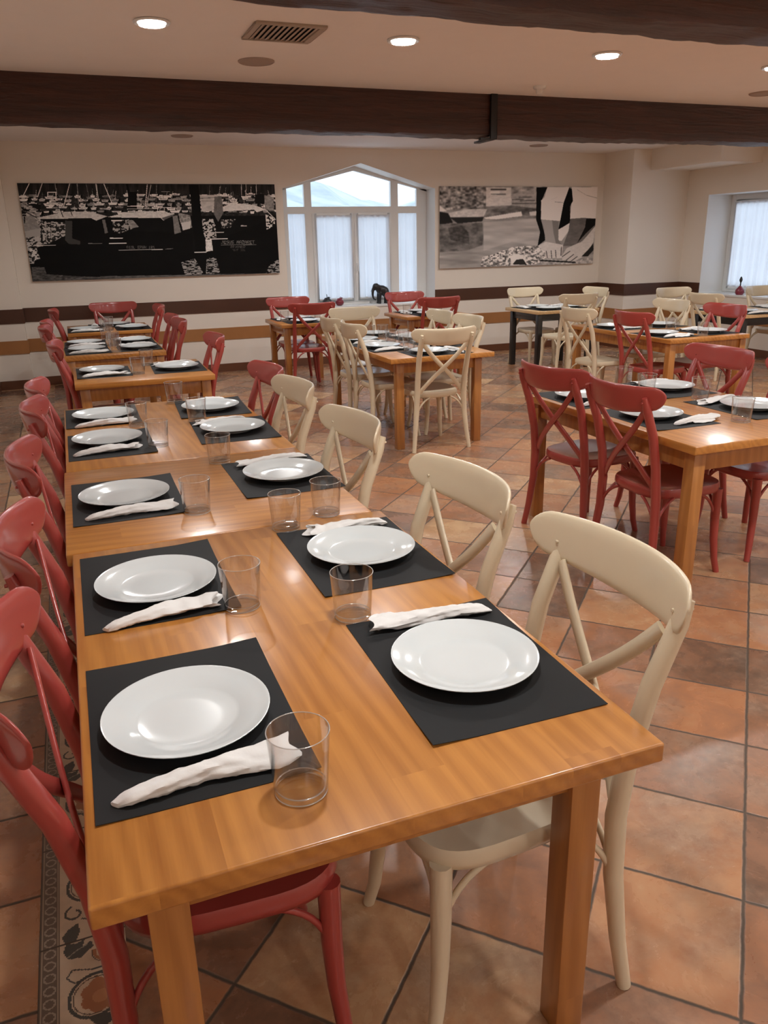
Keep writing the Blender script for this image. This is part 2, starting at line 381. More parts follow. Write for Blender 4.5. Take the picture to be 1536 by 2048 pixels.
def upper(x0, x1):
    p = MB(); pts = [(x0, 2.075), (x1, 2.075), (x1, gable(x1)+.01)] + ([(NXM, gable(NXM)+.01)] if x0 < NXM < x1 else []) + [(x0, gable(x0)+.01)]
    p.prism(pts, .03, .034); struct('pane', p.mesh('pane', M_PANE, smooth=False), w1)
upper(3.007, 3.245); upper(3.345, 4.50); upper(4.61, 4.895)

# second window in the right wall (plane x = XR+RD)
w2 = struct('window_2', None)
XW = XR + RD - .02
b = MB()
b.box(XW, XW+.06, RY0, RY1, RZ0, RZ0+.05); b.box(XW, XW+.06, RY0, RY1, RZ1-.08, RZ1)
for y0, y1 in ((RY0, RY0+.06), (8.585, RY1), (7.60, 7.68)): b.box(XW-.002, XW+.06, y0, y1, RZ0, RZ1)
struct('window_frame', b.mesh('window_frame_b', M_WHITE, bevel=.005), w2)
for y0, y1 in ((RY0+.06, 7.60), (7.68, 8.585)):
    b = MB(); w = .055
    b.box(XW-.02, XW+.03, y0, y0+w, RZ0+.05, RZ1-.08); b.box(XW-.02, XW+.03, y1-w, y1, RZ0+.05, RZ1-.08)
    b.box(XW-.02, XW+.03, y0+w, y1-w, RZ0+.05, RZ0+.05+w); b.box(XW-.02, XW+.03, y0+w, y1-w, RZ1-.08-w, RZ1-.08)
    so = struct('sash', b.mesh('sash_b', M_WHITE, bevel=.005), w2)
    p = MB(); p.box(XW+.01, XW+.014, y0+w, y1-w, RZ0+.05+w, RZ1-.08-w); struct('pane', p.mesh('pane', M_PANE, smooth=False), so)

def curtain(name, x0, x1, z0, z1, label, seed, along='x', pos=0, group='sheer curtains on the gabled window'):
    rnd = random.Random(seed); b = MB(); nx, nz = 90, 14
    ph = [rnd.uniform(0, 6.28) for _ in range(4)]; k = (x1-x0)*2*PI/.105
    vs = []
    for j in range(nz+1):
        t = j/nz
        for i in range(nx+1):
            u = i/nx; amp = .006 + .010*min(1, (1-t)*1.3)
            d = amp*math.sin(u*k+ph[0]+.9*math.sin(u*5+ph[1])+.3*(1-t)) + .4*amp*math.sin(u*k*1.7+ph[2]+.6*t)
            x = x0+(x1-x0)*u; z = z0+(z1-z0)*t
            vs.append((x, pos+d, z) if along == 'x' else (pos+d, x, z))
    fs = [(j*(nx+1)+i, j*(nx+1)+i+1, (j+1)*(nx+1)+i+1, (j+1)*(nx+1)+i) for j in range(nz) for i in range(nx)]
    b.add(vs, fs); o = thing(name, label, 'curtain', group=group, me=b.mesh(name, M_SHEER, angle=80))
    rd = MB(); rd.tube([(x0-.01, pos, z1), (x1+.01, pos, z1)] if along == 'x' else [(pos, x0-.01, z1), (pos, x1+.01, z1)], .004, 8)
    new('curtain_rod', rd.mesh('curtain_rod', M_WHITE), o)
    return o
YC_ = YW-.07-.032
curtain('sheer_curtain', 3.00, 3.25, .84, 2.0, 'sheer white curtain on the narrow leftmost pane of the gabled window', 1, pos=YC_+.045)
curtain('sheer_curtain', 3.385, 3.90, .86, 1.965, 'sheer white curtain on the left opening sash of the gabled window', 2, pos=YC_)
curtain('sheer_curtain', 3.985, 4.46, .86, 1.965, 'sheer white curtain on the right opening sash, behind the elephant figurine', 3, pos=YC_)
curtain('sheer_curtain', 4.605, 4.90, .84, 2.0, 'sheer white curtain on the narrow rightmost pane of the gabled window', 4, pos=YC_+.045)
curtain('sheer_curtain', 7.72, 8.55, .88, 2.05, 'sheer white curtain on the far sash of the right wall window', 5, 'y', XW-.035, 'sheer curtains on the right wall window')
curtain('sheer_curtain', 6.70, 7.56, .88, 2.05, 'sheer white curtain on the near sash of the right wall window', 6, 'y', XW-.035, 'sheer curtains on the right wall window')
# daylight portals
def portal(loc, rot, sx, sy):
    l = bpy.data.lights.new('window_portal', 'AREA'); l.shape = 'RECTANGLE'; l.size = sx; l.size_y = sy; l.cycles.is_portal = True
    o = bpy.data.objects.new('window_portal', l); COL.objects.link(o); o.location = loc; o.rotation_euler = rot
portal((NXM, YW+.12, 1.7), (PI/2, 0, PI), 2.2, 1.9)
portal((XR+RD+.15, (RY0+RY1)/2, 1.48), (0, PI/2, 0), 1.5, 2.1)
# a hill and yard beyond the windows
t = NT('hazy_hillside'); _p = t.n('ShaderNodeNewGeometry').outputs['Position']
t.P('Base Color', t.ramp(t.noise(_p, .35, 5), [(.35, (.30, .36, .38, 1)), (.65, (.50, .55, .56, 1))])); t.P('Roughness', 1.0); M_HILL = t.m
b = MB(); nx, ny = 40, 10; vs = []
for j in range(ny+1):
    for i in range(nx+1):
        x = -40+100*i/nx; y = 16+50*j/ny; r = j/ny
        vs.append((x, y, -2 + (9.5+2.5*math.sin(x*.13+1.1)+noise.noise(Vector((x*.2, y*.2, 0)))*2)*r**1.2))
b.add(vs, [(j*(nx+1)+i, j*(nx+1)+i+1, (j+1)*(nx+1)+i+1, (j+1)*(nx+1)+i) for j in range(ny) for i in range(nx)])
o = thing('hillside', 'hazy pale hillside beyond the top panes of the gabled window', 'hill', me=b.mesh('hillside', M_HILL, angle=180)); o['kind'] = 'structure'

# ------------------------------------------------------------------ ceiling beams and fittings
def beam(name, x0, x1, y0, y1, z0, z1, seed):
    nx = int((x1-x0)/.05); prof = []
    ny, nz = 6, 7
    for i in range(nz+1): prof.append((y0, z1-(z1-z0)*i/nz))
    for i in range(1, ny+1): prof.append((y0+(y1-y0)*i/ny, z0))
    for i in range(1, nz+1): prof.append((y1, z0+(z1-z0)*i/nz))
    vs = []; fs = []; k = len(prof)
    for i in range(nx+1):
        x = x0+(x1-x0)*i/nx
        for y, z in prof:
            n1 = noise.noise(Vector((x*3, y*4+seed, z*4))); n2 = noise.noise(Vector((x*14, y*14+seed, z*14)))
            edge = 1.0 if z < z0+.02 else .35
            cut = .02 if (z == z0 and (y in (y0, y1))) else 0
            vs.append((x, y + (n1*.010+n2*.005)*edge + (cut*.4 if y == y0 else -cut*.4 if y == y1 else 0), z + ((n1*.014+n2*.008)*edge+cut*.35 if z < z1-.02 else 0)))
    for i in range(nx):
        for j in range(k-1): fs.append((i*k+j, (i+1)*k+j, (i+1)*k+j+1, i*k+j+1))
    fs += [tuple(range(k))[::-1], tuple(nx*k+j for j in range(k))]
    b = MB(); b.add(vs, fs)
    return struct(name, b.mesh(name, M_BEAM, angle=50))
BZ = 2.455
beam('ceiling_beam', XL, 3.69, 5.67, 5.93, BZ, CEIL, 0); beam('ceiling_beam', 3.70, XR, 5.655, 5.93, BZ, CEIL, 5)
beam('ceiling_beam', XL, XR, 2.09, 2.365, BZ, CEIL, 9)
beam('ceiling_beam', XL, XR, -1.5, -1.23, BZ, CEIL, 14)
b = MB(); b.box(3.665, 3.725, 5.635, 5.66, BZ-.012, CEIL); b.box(3.665, 3.725, 5.635, 5.95, BZ-.03, BZ-.012); b.box(3.57, 3.70, 5.64, 5.68, BZ-.035, BZ-.015)
thing('beam_strap', 'black metal strap wrapped round the joint in the dark ceiling beam', 'strap', me=b.mesh('beam_strap', M_BLACK, bevel=.003))

ringm = MB(); ringm.lathe([(.075, 0), (.098, -.002), (.100, -.008), (.094, -.014), (.078, -.010), (.075, 0)], 36)
ringm = ringm.mesh('lamp_ring', M_WHITE); lensm = MB(); lensm.lathe([(.0001, -.006), (.04, -.007), (.077, -.004)], 36); lensm = lensm.mesh('lamp_lens', M_EMIT)
LROW = ['behind the camera', 'overhead before the nearest beam', 'between the two dark beams', 'added unseen beyond the far beam']
for i, (x, y) in enumerate(LAMPS):
    ro, k = divmod(i, 6)
    seen = ['leftmost', 'second from left', 'third from left', 'fourth from left', 'fifth from left', 'rightmost'][k]
    o = thing('downlight', 'round glowing recessed ceiling downlight %s, %s' % (LROW[ro], seen), 'ceiling light', (x, y, CEIL), group='recessed ceiling downlights')
    new('trim_ring', ringm, o); new('lens', lensm, o)
    l = bpy.data.lights.new('lamp_light', 'AREA'); l.shape = 'DISK'; l.size = .14; l.energy = LAMP_POWER*(0.8 if y > 7 else 1.0); l.color = LAMP_COL; l.spread = math.radians(165)
    lo = new('lamp_light', l, o, (0, 0, -.02)); lo.visible_camera = True
sm = MB(); sm.lathe([(.122, 0), (.122, -.006), (.112, -.012), (.108, -.006), (.001, -.011)], 36); sm = sm.mesh('speaker_grille', M_SPK)
for x, y, lb in ((1.49, 4.92, 'round beige ceiling speaker grille behind the air vent'), (1.54, 8.9, 'round ceiling speaker beyond the far beam, above the harbour photograph'),
                 (6.2, 8.98, 'round ceiling speaker beyond the far beam, above the pale table'), (6.02, 5.02, 'round ceiling speaker at the right edge, before the far beam')):
    o = thing('ceiling_speaker', lb, 'speaker', (x, y, CEIL), group='ceiling speakers', me=sm)
b = MB(); b.lathe([(.05, 0), (.052, -.01), (.046, -.022), (.03, -.024)], 28); dome = MB(); dome.lathe([(.026, -.024), (.030, -.036), (.026, -.055), (.012, -.062), (.0001, -.063)], 24)
o = thing('smoke_detector', 'small white smoke detector on the ceiling before the far beam', 'detector', (3.88, 5.23, CEIL)); new('base', b.mesh('sd_base', M_WHITE), o); new('sensor_dome', dome.mesh('sd_dome', M_WHITE), o)
# air vent
o = thing('air_vent', 'square beige slatted air vent in the ceiling', 'vent', (1.47, 4.115, CEIL))
b = MB(); a_ = .205
for r in ((-a_, a_, -a_, -a_+.035), (-a_, a_, a_-.035, a_), (-a_, -a_+.035, -a_+.035, a_-.035), (a_-.035, a_, -a_+.035, a_-.035)): b.box(r[0], r[1], r[2], r[3], -.012, 0)
new('frame', b.mesh('vent_frame', M_VENT, bevel=.003), o)
b = MB(); b.box(-.17, .17, -.17, .17, -.002, -.0005); new('backing', b.mesh('vent_back', M_BLACK, smooth=False), o)
for i in range(11):
    x = -.155 + i*.031; b = MB()
    b.add([(x-.011,-.17,-.012),(x+.014,-.17,-.004),(x+.014,.17,-.004),(x-.011,.17,-.012),(x-.011,-.17,-.0105),(x+.014,-.17,-.0025),(x+.014,.17,-.0025),(x-.011,.17,-.0105)],
          [(0,3,2,1),(4,5,6,7),(0,1,5,4),(1,2,6,5),(2,3,7,6),(3,0,4,7)])
    new('slat', b.mesh('vent_slat', M_VENT, smooth=False), o)

# ------------------------------------------------------------------ printed photographs
class Raster:
    def __init__(s, nx, ny, corners, seed=1):
        """grid of print dots; corners TL,TR,BR,BL give the drawing coordinates of the print's corners"""
        s.nx, s.ny = nx, ny
        u, v = np.meshgrid((np.arange(nx)+.5)/nx, (np.arange(ny)+.5)/ny)
        TL, TR, BR, BL = [np.array(c, float) for c in corners]
        P = (TL[:, None, None]*(1-u)*(1-v) + TR[:, None, None]*u*(1-v) + BR[:, None, None]*u*v + BL[:, None, None]*(1-u)*v)
        s.X, s.Y = P; s.im = np.zeros((ny, nx)); s.rs = np.random.RandomState(seed)
    def noise(s, sx, sy, octs=3):
        out = np.zeros((s.ny, s.nx)); amp = 1; tot = 0
        for o in range(octs):
            g = s.rs.rand(int((s.Y.max()-s.Y.min())/sy)+4, int((s.X.max()-s.X.min())/sx)+4)
            gx = (s.X-s.X.min())/sx; gy = (s.Y-s.Y.min())/sy
            x0 = gx.astype(int); y0 = gy.astype(int); fx = gx-x0; fy = gy-y0; fx = fx*fx*(3-2*fx); fy = fy*fy*(3-2*fy)
            out += amp*((g[y0, x0]*(1-fx)+g[y0, x0+1]*fx)*(1-fy)+(g[y0+1, x0]*(1-fx)+g[y0+1, x0+1]*fx)*fy)
            tot += amp; amp *= .55; sx /= 2; sy /= 2
        return out/tot
    def blur(s, n=1):
        for _ in range(n):
            a = np.pad(s.im, 1, mode='edge'); s.im = (a[:-2,1:-1]+a[2:,1:-1]+a[1:-1,:-2]+a[1:-1,2:]+2*a[1:-1,1:-1])/6
    def inside(s, pts):
        m = np.zeros(s.X.shape, bool); n = len(pts)
        for i in range(n):
            x1, y1 = pts[i]; x2, y2 = pts[(i+1) % n]
            if y1 == y2: continue
            c = ((y1 > s.Y) != (y2 > s.Y)) & (s.X < (x2-x1)*(s.Y-y1)/(y2-y1)+x1); m ^= c
        return m
    def poly(s, pts, val, add=None):
        m = s.inside(pts)
        if add is not None: s.im[m] = np.broadcast_to(val + add, m.shape)[m]
        else: s.im[m] = val
    def line(s, a, b_, w, val):
        ax, ay = a; bx, by = b_; L2 = (bx-ax)**2+(by-ay)**2
        t = np.clip(((s.X-ax)*(bx-ax)+(s.Y-ay)*(by-ay))/L2, 0, 1)
        d = np.hypot(s.X-ax-t*(bx-ax), s.Y-ay-t*(by-ay)); s.im = np.where(d < w/2, val, s.im)
    def text(s, txt, x, y, w, h, val):
        F = {'J':'00111 00010 00010 00010 00010 10010 01100','E':'11111 10000 10000 11110 10000 10000 11111','S':'01111 10000 10000 01110 00001 00001 11110',
             'U':'10001 10001 10001 10001 10001 10001 01110','N':'10001 11001 10101 10101 10011 10001 10001','A':'01110 10001 10001 11111 10001 10001 10001',
             'Z':'11111 00001 00010 00100 01000 10000 11111','R':'11110 10001 10001 11110 10100 10010 10001','T':'11111 00100 00100 00100 00100 00100 00100',
             'B':'11110 10001 10001 11110 10001 10001 11110','M':'10001 11011 10101 10101 10001 10001 10001','O':'01110 10001 10001 10001 10001 10001 01110',
             'I':'01110 00100 00100 00100 00100 00100 01110','D':'11110 10001 10001 10001 10001 10001 11110','L':'10000 10000 10000 10000 10000 10000 11111',
             'P':'11110 10001 10001 11110 10000 10000 10000','W':'10001 10001 10001 10101 10101 11011 10001','1':'00100 01100 00100 00100 00100 00100 01110','0':'01110 10011 10101 10101 10101 11001 01110',' ':'0 0 0 0 0 0 0'}
        cw = w/len(txt)
        for i, ch in enumerate(txt):
            rows = F[ch].split()
            for r, row in enumerate(rows):
                for c, bit in enumerate(row):
                    if bit == '1':
                        x0 = x+i*cw+c*cw/6; y0 = y+r*h/7
                        s.im = np.where((s.X >= x0) & (s.X < x0+cw/6) & (s.Y >= y0) & (s.Y < y0+h/7), val, s.im)
def grid_mesh(name, rgb, w, h, mat, vertical=True):
    ny, nx, _ = rgb.shape
    me = bpy.data.meshes.new(name)
    xs = np.linspace(0, w, nx+1); zs = np.linspace(h, 0, ny+1)
    X, Z = np.meshgrid(xs, zs); V = np.zeros(((nx+1)*(ny+1), 3)); V[:, 0] = X.ravel(); V[:, 2 if vertical else 1] = Z.ravel()
    i, j = np.meshgrid(np.arange(nx), np.arange(ny)); a = (j*(nx+1)+i).ravel()
    F = np.stack([a, a+nx+1, a+nx+2, a+1], 1)
    me.vertices.add(len(V)); me.vertices.foreach_set('co', V.ravel()); me.loops.add(F.size); me.polygons.add(len(F))
    me.polygons.foreach_set('loop_start', np.arange(len(F))*4); me.loops.foreach_set('vertex_index', F.ravel())
    me.update(calc_edges=True); me.validate()
    ca = me.color_attributes.new('print', 'BYTE_COLOR', 'CORNER')
    c = np.ones((len(F), 4, 4), np.float32); c[:, :, :3] = rgb.reshape(-1, 1, 3); ca.data.foreach_set('color', c.ravel())
    me.materials.append(mat); return me
def lin(a): return np.where(a <= .04045, a/12.92, ((a+.055)/1.055)**2.4)

# left: boats moored in a harbour
R = Raster(620, 224, ((92,92),(1455,103),(1482,582),(168,620)), 3)
N1 = R.noise(26, 14, 3); N2 = R.noise(9, 7, 2); N3 = R.noise(60, 40, 3)
R.im[:] = .065 + .03*N3
m = (R.Y < 165); R.im[m] = (.10+.10*R.noise(10, 60, 2))[m]
N4 = R.noise(14, 5, 2)
q = (R.Y > 150) & (R.Y < 268); v = .10+.22*N1*N2; R.im[q] = v[q]
rb = random.Random(11)
for row in range(5):
    for k in range(30):
        x = 95+row*9+k*46+rb.uniform(-18, 18); y = 158+row*21+rb.uniform(-6, 6); w_ = rb.uniform(24, 62); h_ = rb.uniform(6, 13); g_ = rb.uniform(.38, .95)
        R.poly([(x, y), (x+w_, y-rb.uniform(0, 3)), (x+w_*.88, y+h_), (x+w_*.12, y+h_)], g_, .25*(N2-.5))
        if rb.random() < .6: R.poly([(x+w_*.3, y-h_*.7), (x+w_*.65, y-h_*.7), (x+w_*.7, y), (x+w_*.25, y)], min(1, g_*rb.uniform(.5, 1.2)))
        if rb.random() < .5: R.line((x+w_*.2, y+h_*.5), (x+w_*.8, y+h_*.4), 2, .08)
        if rb.random() < .55: R.line((x+w_*.5, y), (x+w_*.5+rb.uniform(-6, 6), y-rb.uniform(15, 45)), 1.8, rb.choice([.6, .4, .1, .8]))
        if rb.random() < .4: R.poly([(x+w_, y-4), (x+w_+9, y-4), (x+w_+9, y+14), (x+w_, y+14)], .06)
q = (R.Y > 200) & (R.Y < 520) & (R.X < 205+.0*R.Y); v = np.where(N1 > .45, .30+.35*N2, .10); R.im[q] = v[q]
R.poly([(135,330),(205,290),(330,300),(325,370),(250,410),(140,430)], 0, np.where(N2 > .5, .55, .15))
R.poly([(118,265),(170,262),(200,320),(195,365),(125,345)], .38, .1*N2)
R.poly([(130,345),(205,330),(205,372),(135,378)], .50)
R.line((118,235),(190,275),5,.2); R.line((128,268),(128,300),6,.1)
for a, c, w, v in [((150,95),(118,165),3.5,.7),((213,95),(190,165),3.5,.65),((275,95),(286,150),2.5,.5),((348,95),(318,215),3.5,.8),((480,98),(495,205),5,.6),((520,98),(562,200),4,.7),((385,95),(392,200),3,.45),
                  ((430,98),(445,170),2.5,.35),((745,103),(735,215),3.5,.75),((765,103),(740,225),2.5,.6),((795,103),(792,190),3,.35),((1085,105),(1080,160),2.5,.3),((1262,103),(1265,160),2.5,.6),((1290,103),(1290,158),2.5,.6),
                  ((1348,103),(1350,158),3,.55),((1145,110),(1130,190),3,.4),((640,100),(650,160),12,.08),((240,140),(280,140),4,.7),((240,140),(240,165),4,.7),((280,140),(280,165),4,.7),((820,140),(865,140),3,.5)]: R.line(a, c, w, v)
R.poly([(645,140),(690,140),(690,225),(640,225)], .07)
# dark boats
R.poly([(190,285),(530,285),(545,300),(640,345),(905,360),(985,360),(990,470),(1060,470),(1130,395),(1395,300),(1460,330),(1482,540),(1100,585),(160,600),(190,430),(330,415),(325,290)], .055, .02*N3)
R.poly([(185,275),(320,243),(450,243),(538,268),(480,290),(455,277),(200,280)], .68, -.15*N2)
R.poly([(535,272),(640,248),(780,243),(893,254),(830,292),(815,278),(640,276)], .70, -.12*N2)
R.poly([(820,278),(893,256),(880,268),(832,290)], .32)
R.poly([(1120,238),(1205,200),(1330,210),(1405,235),(1350,250),(1335,236),(1120,246)], .72, -.1*N2)
R.poly([(1030,160),(1130,155),(1120,240),(1040,245)], .58, .15*(N1-.5)); R.line((1035,175),(1125,170),3,.3); R.line((1036,190),(1120,188),2,.35)
R.poly([(1110,165),(1150,165),(1160,250),(1130,300),(1105,255)], .30, .1*N2)
R.poly([(1340,155),(1395,155),(1395,205),(1340,205)], .10); R.poly([(1395,160),(1450,170),(1450,240),(1400,235)], .45, .2*(N2-.5))
R.poly([(325,290),(360,290),(360,385),(400,400),(400,418),(345,415),(325,395)], .22); R.poly([(510,285),(525,285),(540,355),(525,360)], .35)
R.poly([(565,290),(660,285),(665,335),(600,360),(565,350)], 0, np.where(N2 > .55, .5, .1))
R.poly([(640,290),(670,290),(700,325),(655,335)], .45, .2*(N2-.5)); R.line((560,290),(610,290),7,.75)
R.poly([(880,268),(905,265),(925,355),(890,365)], .35, .1*N2); R.poly([(910,250),(975,265),(985,330),(940,345),(920,300)], .45, .3*(N2-.5)); R.poly([(925,305),(980,295),(975,335),(935,345)], .62)
R.poly([(1040,285),(1110,285),(1120,385),(1060,395),(1045,350)], 0, np.where(N2 > .5, .6, .1)); R.poly([(1145,290),(1230,285),(1200,330),(1150,335)], .15, np.where(N2 > .6, .4, .0))
R.poly([(1400,260),(1455,280),(1455,320),(1405,345)], 0, np.where(N2 > .5, .65, .08)); R.line((1395,230),(1460,290),4,.6)
R.poly([(970,103),(1022,105),(1040,300),(1058,467),(1003,467),(990,300)], .06)
R.poly([(1058,395),(1092,395),(1100,455),(1062,462)], .66, .2*(N2-.5))
R.poly([(150,440),(185,435),(205,500),(165,505)], 0, np.where(N2 > .5, .6, .15))
R.line((210,290),(210,400),3,.1)
for a, c, w, v in [((552,385),(614,385),5,.8),((548,413),(634,413),5,.75),((441,413),(510,413),3,.4),((190,423),(278,421),4,.8),((597,450),(826,448),3,.6),((840,446),(880,444),3,.35),((1000,465),(1062,464),5,.75),
                  ((1085,392),(1180,391),5,.7),((1085,357),(1160,356),4,.6),((1145,426),(1345,424),2.5,.4),((1260,322),(1290,322),5,.6),((640,215),(800,213),3,.7),((640,230),(800,228),3,.6),((800,222),(872,222),3,.75),((800,222),(800,248),3,.7),((872,222),(868,245),3,.7),((835,222),(835,248),3,.6),
                  ((300,225),(315,270),4,.1),((345,215),(360,262),4,.1),((200,290),(200,400),3,.5),((230,300),(235,400),3,.5),((255,300),(255,390),3,.08)]: R.line(a, c, w, v)
R.text('DIOL EPWA 101', 636, 428, 150, 15, .34); R.text('JESUS NAZARET', 1146, 402, 192, 17, .40)
R.text('BERMEO', 1200, 429, 84, 13, .30); R.text('TEMP 101', 1205, 447, 80, 12, .24)
q = R.inside([(925,520),(1000,500),(1050,585),(950,600)]) | R.inside([(1065,500),(1115,490),(1140,580),(1060,590)]) | R.inside([(1420,540),(1482,500),(1482,582),(1400,585)])
v = np.where(R.noise(14, 4, 2) > .5, .48, .10); R.im[q] = v[q]
q = (R.Y > 575+.0*R.X) & (R.X > 500) & (R.Y > 600-.012*R.X); R.im[q] = (.22+.15*N4)[q]
R.poly([(163,540),(225,540),(235,580),(420,595),(700,600),(168,622)], .25, .22*(N4-.5))
g = lin(np.clip((R.im-.045)*1.55, 0.002, 1))[:, :, None]*np.array([1.0, .96, .92])
pm = MB(); pm.box(0, 3.03, 0, .03, 0, 1.09)
o = thing('harbour_photo', 'wide black and white canvas photograph of moored fishing boats, left of the window', 'picture', (-.26, YB-.034, 1.243))
new('panel', pm.mesh('photo_panel', M_VENT, bevel=.003), o); new('print', grid_mesh('harbour_print', g, 3.03, 1.09, M_PRINT), o, (0, -.001, 0))

# right: hands hauling rope beside the water
R = Raster(520, 218, ((80,62),(1485,65),(1450,765),(78,803)), 5)
N1 = R.noise(60, 30, 3); N2 = R.noise(20, 12, 2); N3 = R.noise(200, 30, 3)
R.im[:] = .46 + .25*(N3-.5)
q = R.Y < 270; v = .42+.5*(N1-.45)+.25*(N2-.5); R.im[q] = v[q]
R.poly([(80,62),(470,62),(470,260),(140,270),(80,220)], .38, .7*(N2-.5)+.25*(N1-.5))
R.blur(4)
R.poly([(470,70),(690,70),(690,232),(470,246)], .62, .1*(N2-.5)); R.line((515,90),(640,90),14,.22); R.line((515,118),(580,118),16,.75); R.line((515,130),(640,132),8,.3)
R.poly([(690,130),(925,75),(925,260),(700,240)], .50, .15*(N2-.5))
for y, x0, x1 in ((160,760,870),(190,770,900),(215,700,925),(180,700,800)): R.line((x0,y),(x1,y-4),9,.28)
R.poly([(470,240),(700,230),(925,262),(925,345),(470,345)], .36, .4*(N1-.5))
R.poly([(690,300),(780,285),(790,325),(560,355),(470,350),(450,340)], .72); R.poly([(850,290),(920,280),(915,325),(860,325)], .62)
R.poly([(80,230),(140,280),(80,290)], .66); R.poly([(80,285),(150,300),(190,385),(80,400)], .14)
R.poly([(150,300),(290,265),(482,262),(450,330),(250,350),(170,335)], .60, .15*(N2-.5)); R.poly([(160,335),(450,335),(440,372),(230,392)], .16)
R.poly([(80,395),(440,385),(450,520),(440,590),(300,640),(80,650)], .33, .25*(N1-.5)+.1*(N2-.5))
R.poly([(150,430),(260,410),(320,470),(330,580),(170,540)], .25, .15*(N2-.5))
R.poly([(450,380),(940,345),(950,600),(700,560),(450,640)], .52, .16*(N3-.5))
R.blur(3)
R.poly([(915,70),(1012,72),(962,190),(958,355),(1005,540),(930,600),(952,470),(915,360)], .07)
R.poly([(1005,100),(1015,68),(1218,68),(1165,205),(1135,372),(958,356),(958,185),(985,170)], .74, .06*(N2-.5))
R.line((1085,200),(1155,205),9,.55); R.line((1050,180),(1110,155),6,.62)
R.poly([(1215,72),(1250,90),(1252,190),(1225,240),(1228,345),(1222,400),(1120,448),(1135,372),(1165,210)], .07)
R.poly([(1238,68),(1485,66),(1478,350),(1350,342),(1228,352),(1235,220),(1252,190)], .70, .06*(N2-.5)); R.line((1290,90),(1380,140),5,.55); R.line((1380,140),(1480,165),6,.5)
R.poly([(1120,450),(1222,390),(1218,460),(1150,555),(1122,550)], .66)
R.poly([(962,358),(1122,372),(1118,540),(1165,590),(1155,640),(940,610),(1000,565),(990,450)], .50, .0); R.poly([(1060,365),(1122,372),(1118,540),(1165,600),(1100,590),(1075,480)], .40)
R.poly([(1228,352),(1372,345),(1470,352),(1468,420),(1380,520),(1290,602),(1165,600),(1215,460)], .34, .1*(N1-.5)); R.poly([(1380,352),(1470,350),(1468,405),(1385,480),(1300,570),(1370,430)], .10)
R.poly([(930,600),(1000,560),(1165,590),(1150,715),(1000,712),(920,680)], .62, .05*(N2-.5))
R.poly([(1468,420),(1455,560),(1380,690),(1280,742),(1160,735),(1150,700),(1200,620),(1345,560)], .60, .05*(N2-.5)); R.poly([(1450,580),(1455,640),(1400,700),(1340,700),(1400,640)], .16)
for a, c in (((1010,650),(1020,710)),((1055,645),(1060,712)),((1095,640),(1100,705)),((1160,700),(1230,650)),((1195,735),(1265,680)),((1245,740),(1300,700)),((1150,610),(1145,690))): R.line(a, c, 7, .25)
q = R.inside([(425,790),(440,700),(520,680),(700,610),(820,600),(930,600),(1000,660),(1000,740),(900,770)]); n5 = R.noise(26, 18, 3); v = np.clip(.58+1.1*(n5-.5), .2, .85); v = np.where(R.noise(20, 14, 2) > .68, .30, v); R.im[q] = v[q]
R.poly([(680,690),(760,670),(830,730),(825,775),(700,780)], .68); R.poly([(705,770),(740,725),(800,720),(835,775)], .18)
R.poly([(960,745),(1000,712),(1180,735),(1300,745),(1440,690),(1452,765),(960,780)], .5, .3*(N2-.5)); R.line((960,735),(1280,755),12,.12)
R.blur(1)
g = lin(np.clip((R.im-.05)*1.62, 0.002, 1))[:, :, None]*np.array([1.0, .93, .88])
pm = MB(); pm.box(0, 2.60, 0, .03, 0, 1.09)
o = thing('rope_photo', 'black and white canvas photograph of hands hauling rope by the water, right of the window', 'picture', (5.105, YB-.034, 1.228))
new('panel', pm.mesh('photo_panel_b', M_VENT, bevel=.003), o); new('print', grid_mesh('rope_print', g, 2.60, 1.09, M_PRINT), o, (0, -.001, 0))

# patterned border tiles let into the floor (scrolls, leaves and flowers)
TY = .3576; NTX, NTY = 72, 136
R = Raster(NTX, NTY, ((0,0),(.20,0),(.20,TY),(0,TY)), 9)
rgb = np.zeros((NTY, NTX, 3)); rgb[:] = (.52, .40, .29)
rgb *= (.9+.2*R.noise(.02, .02, 2))[:, :, None]
def ppoly(pts, c): rgb[R.inside(pts)] = c
def pcurve(pts, w, c):
    for i in range(len(pts)-1):
        save = R.im; R.im = np.zeros_like(save); ww = w[i] if isinstance(w, list) else w
        R.line(pts[i], pts[i+1], ww, 1); rgb[R.im > .5] = c; R.im = save
def arc(cx, cy, r0, r1, a0, a1, n=22): return [(cx+(r0+(r1-r0)*i/n)*math.cos(math.radians(a0+(a1-a0)*i/n)), cy+(r0+(r1-r0)*i/n)*math.sin(math.radians(a0+(a1-a0)*i/n))) for i in range(n+1)]
DK, RU, BR_ = (.055, .055, .05), (.33, .13, .06), (.10, .065, .045)
# flower and main scroll
for k in range(7): a = k*2*PI/7; ppoly(arc(.135+.026*math.cos(a), .175+.03*math.sin(a), .019, .019, 0, 360), RU)
ppoly(arc(.135, .18, .018, .018, 0, 360), (.42, .19, .09))
pcurve(arc(.125, .175, .062, .055, 300, 60), .008, DK); pcurve(arc(.125, .175, .052, .048, 290, 80), .003, BR_)
pcurve(arc(.083, .265, .026, .010, 250, -60), .006, DK)
ppoly([(.11,.235),(.15,.23),(.165,.25),(.14,.262),(.12,.25)], DK)
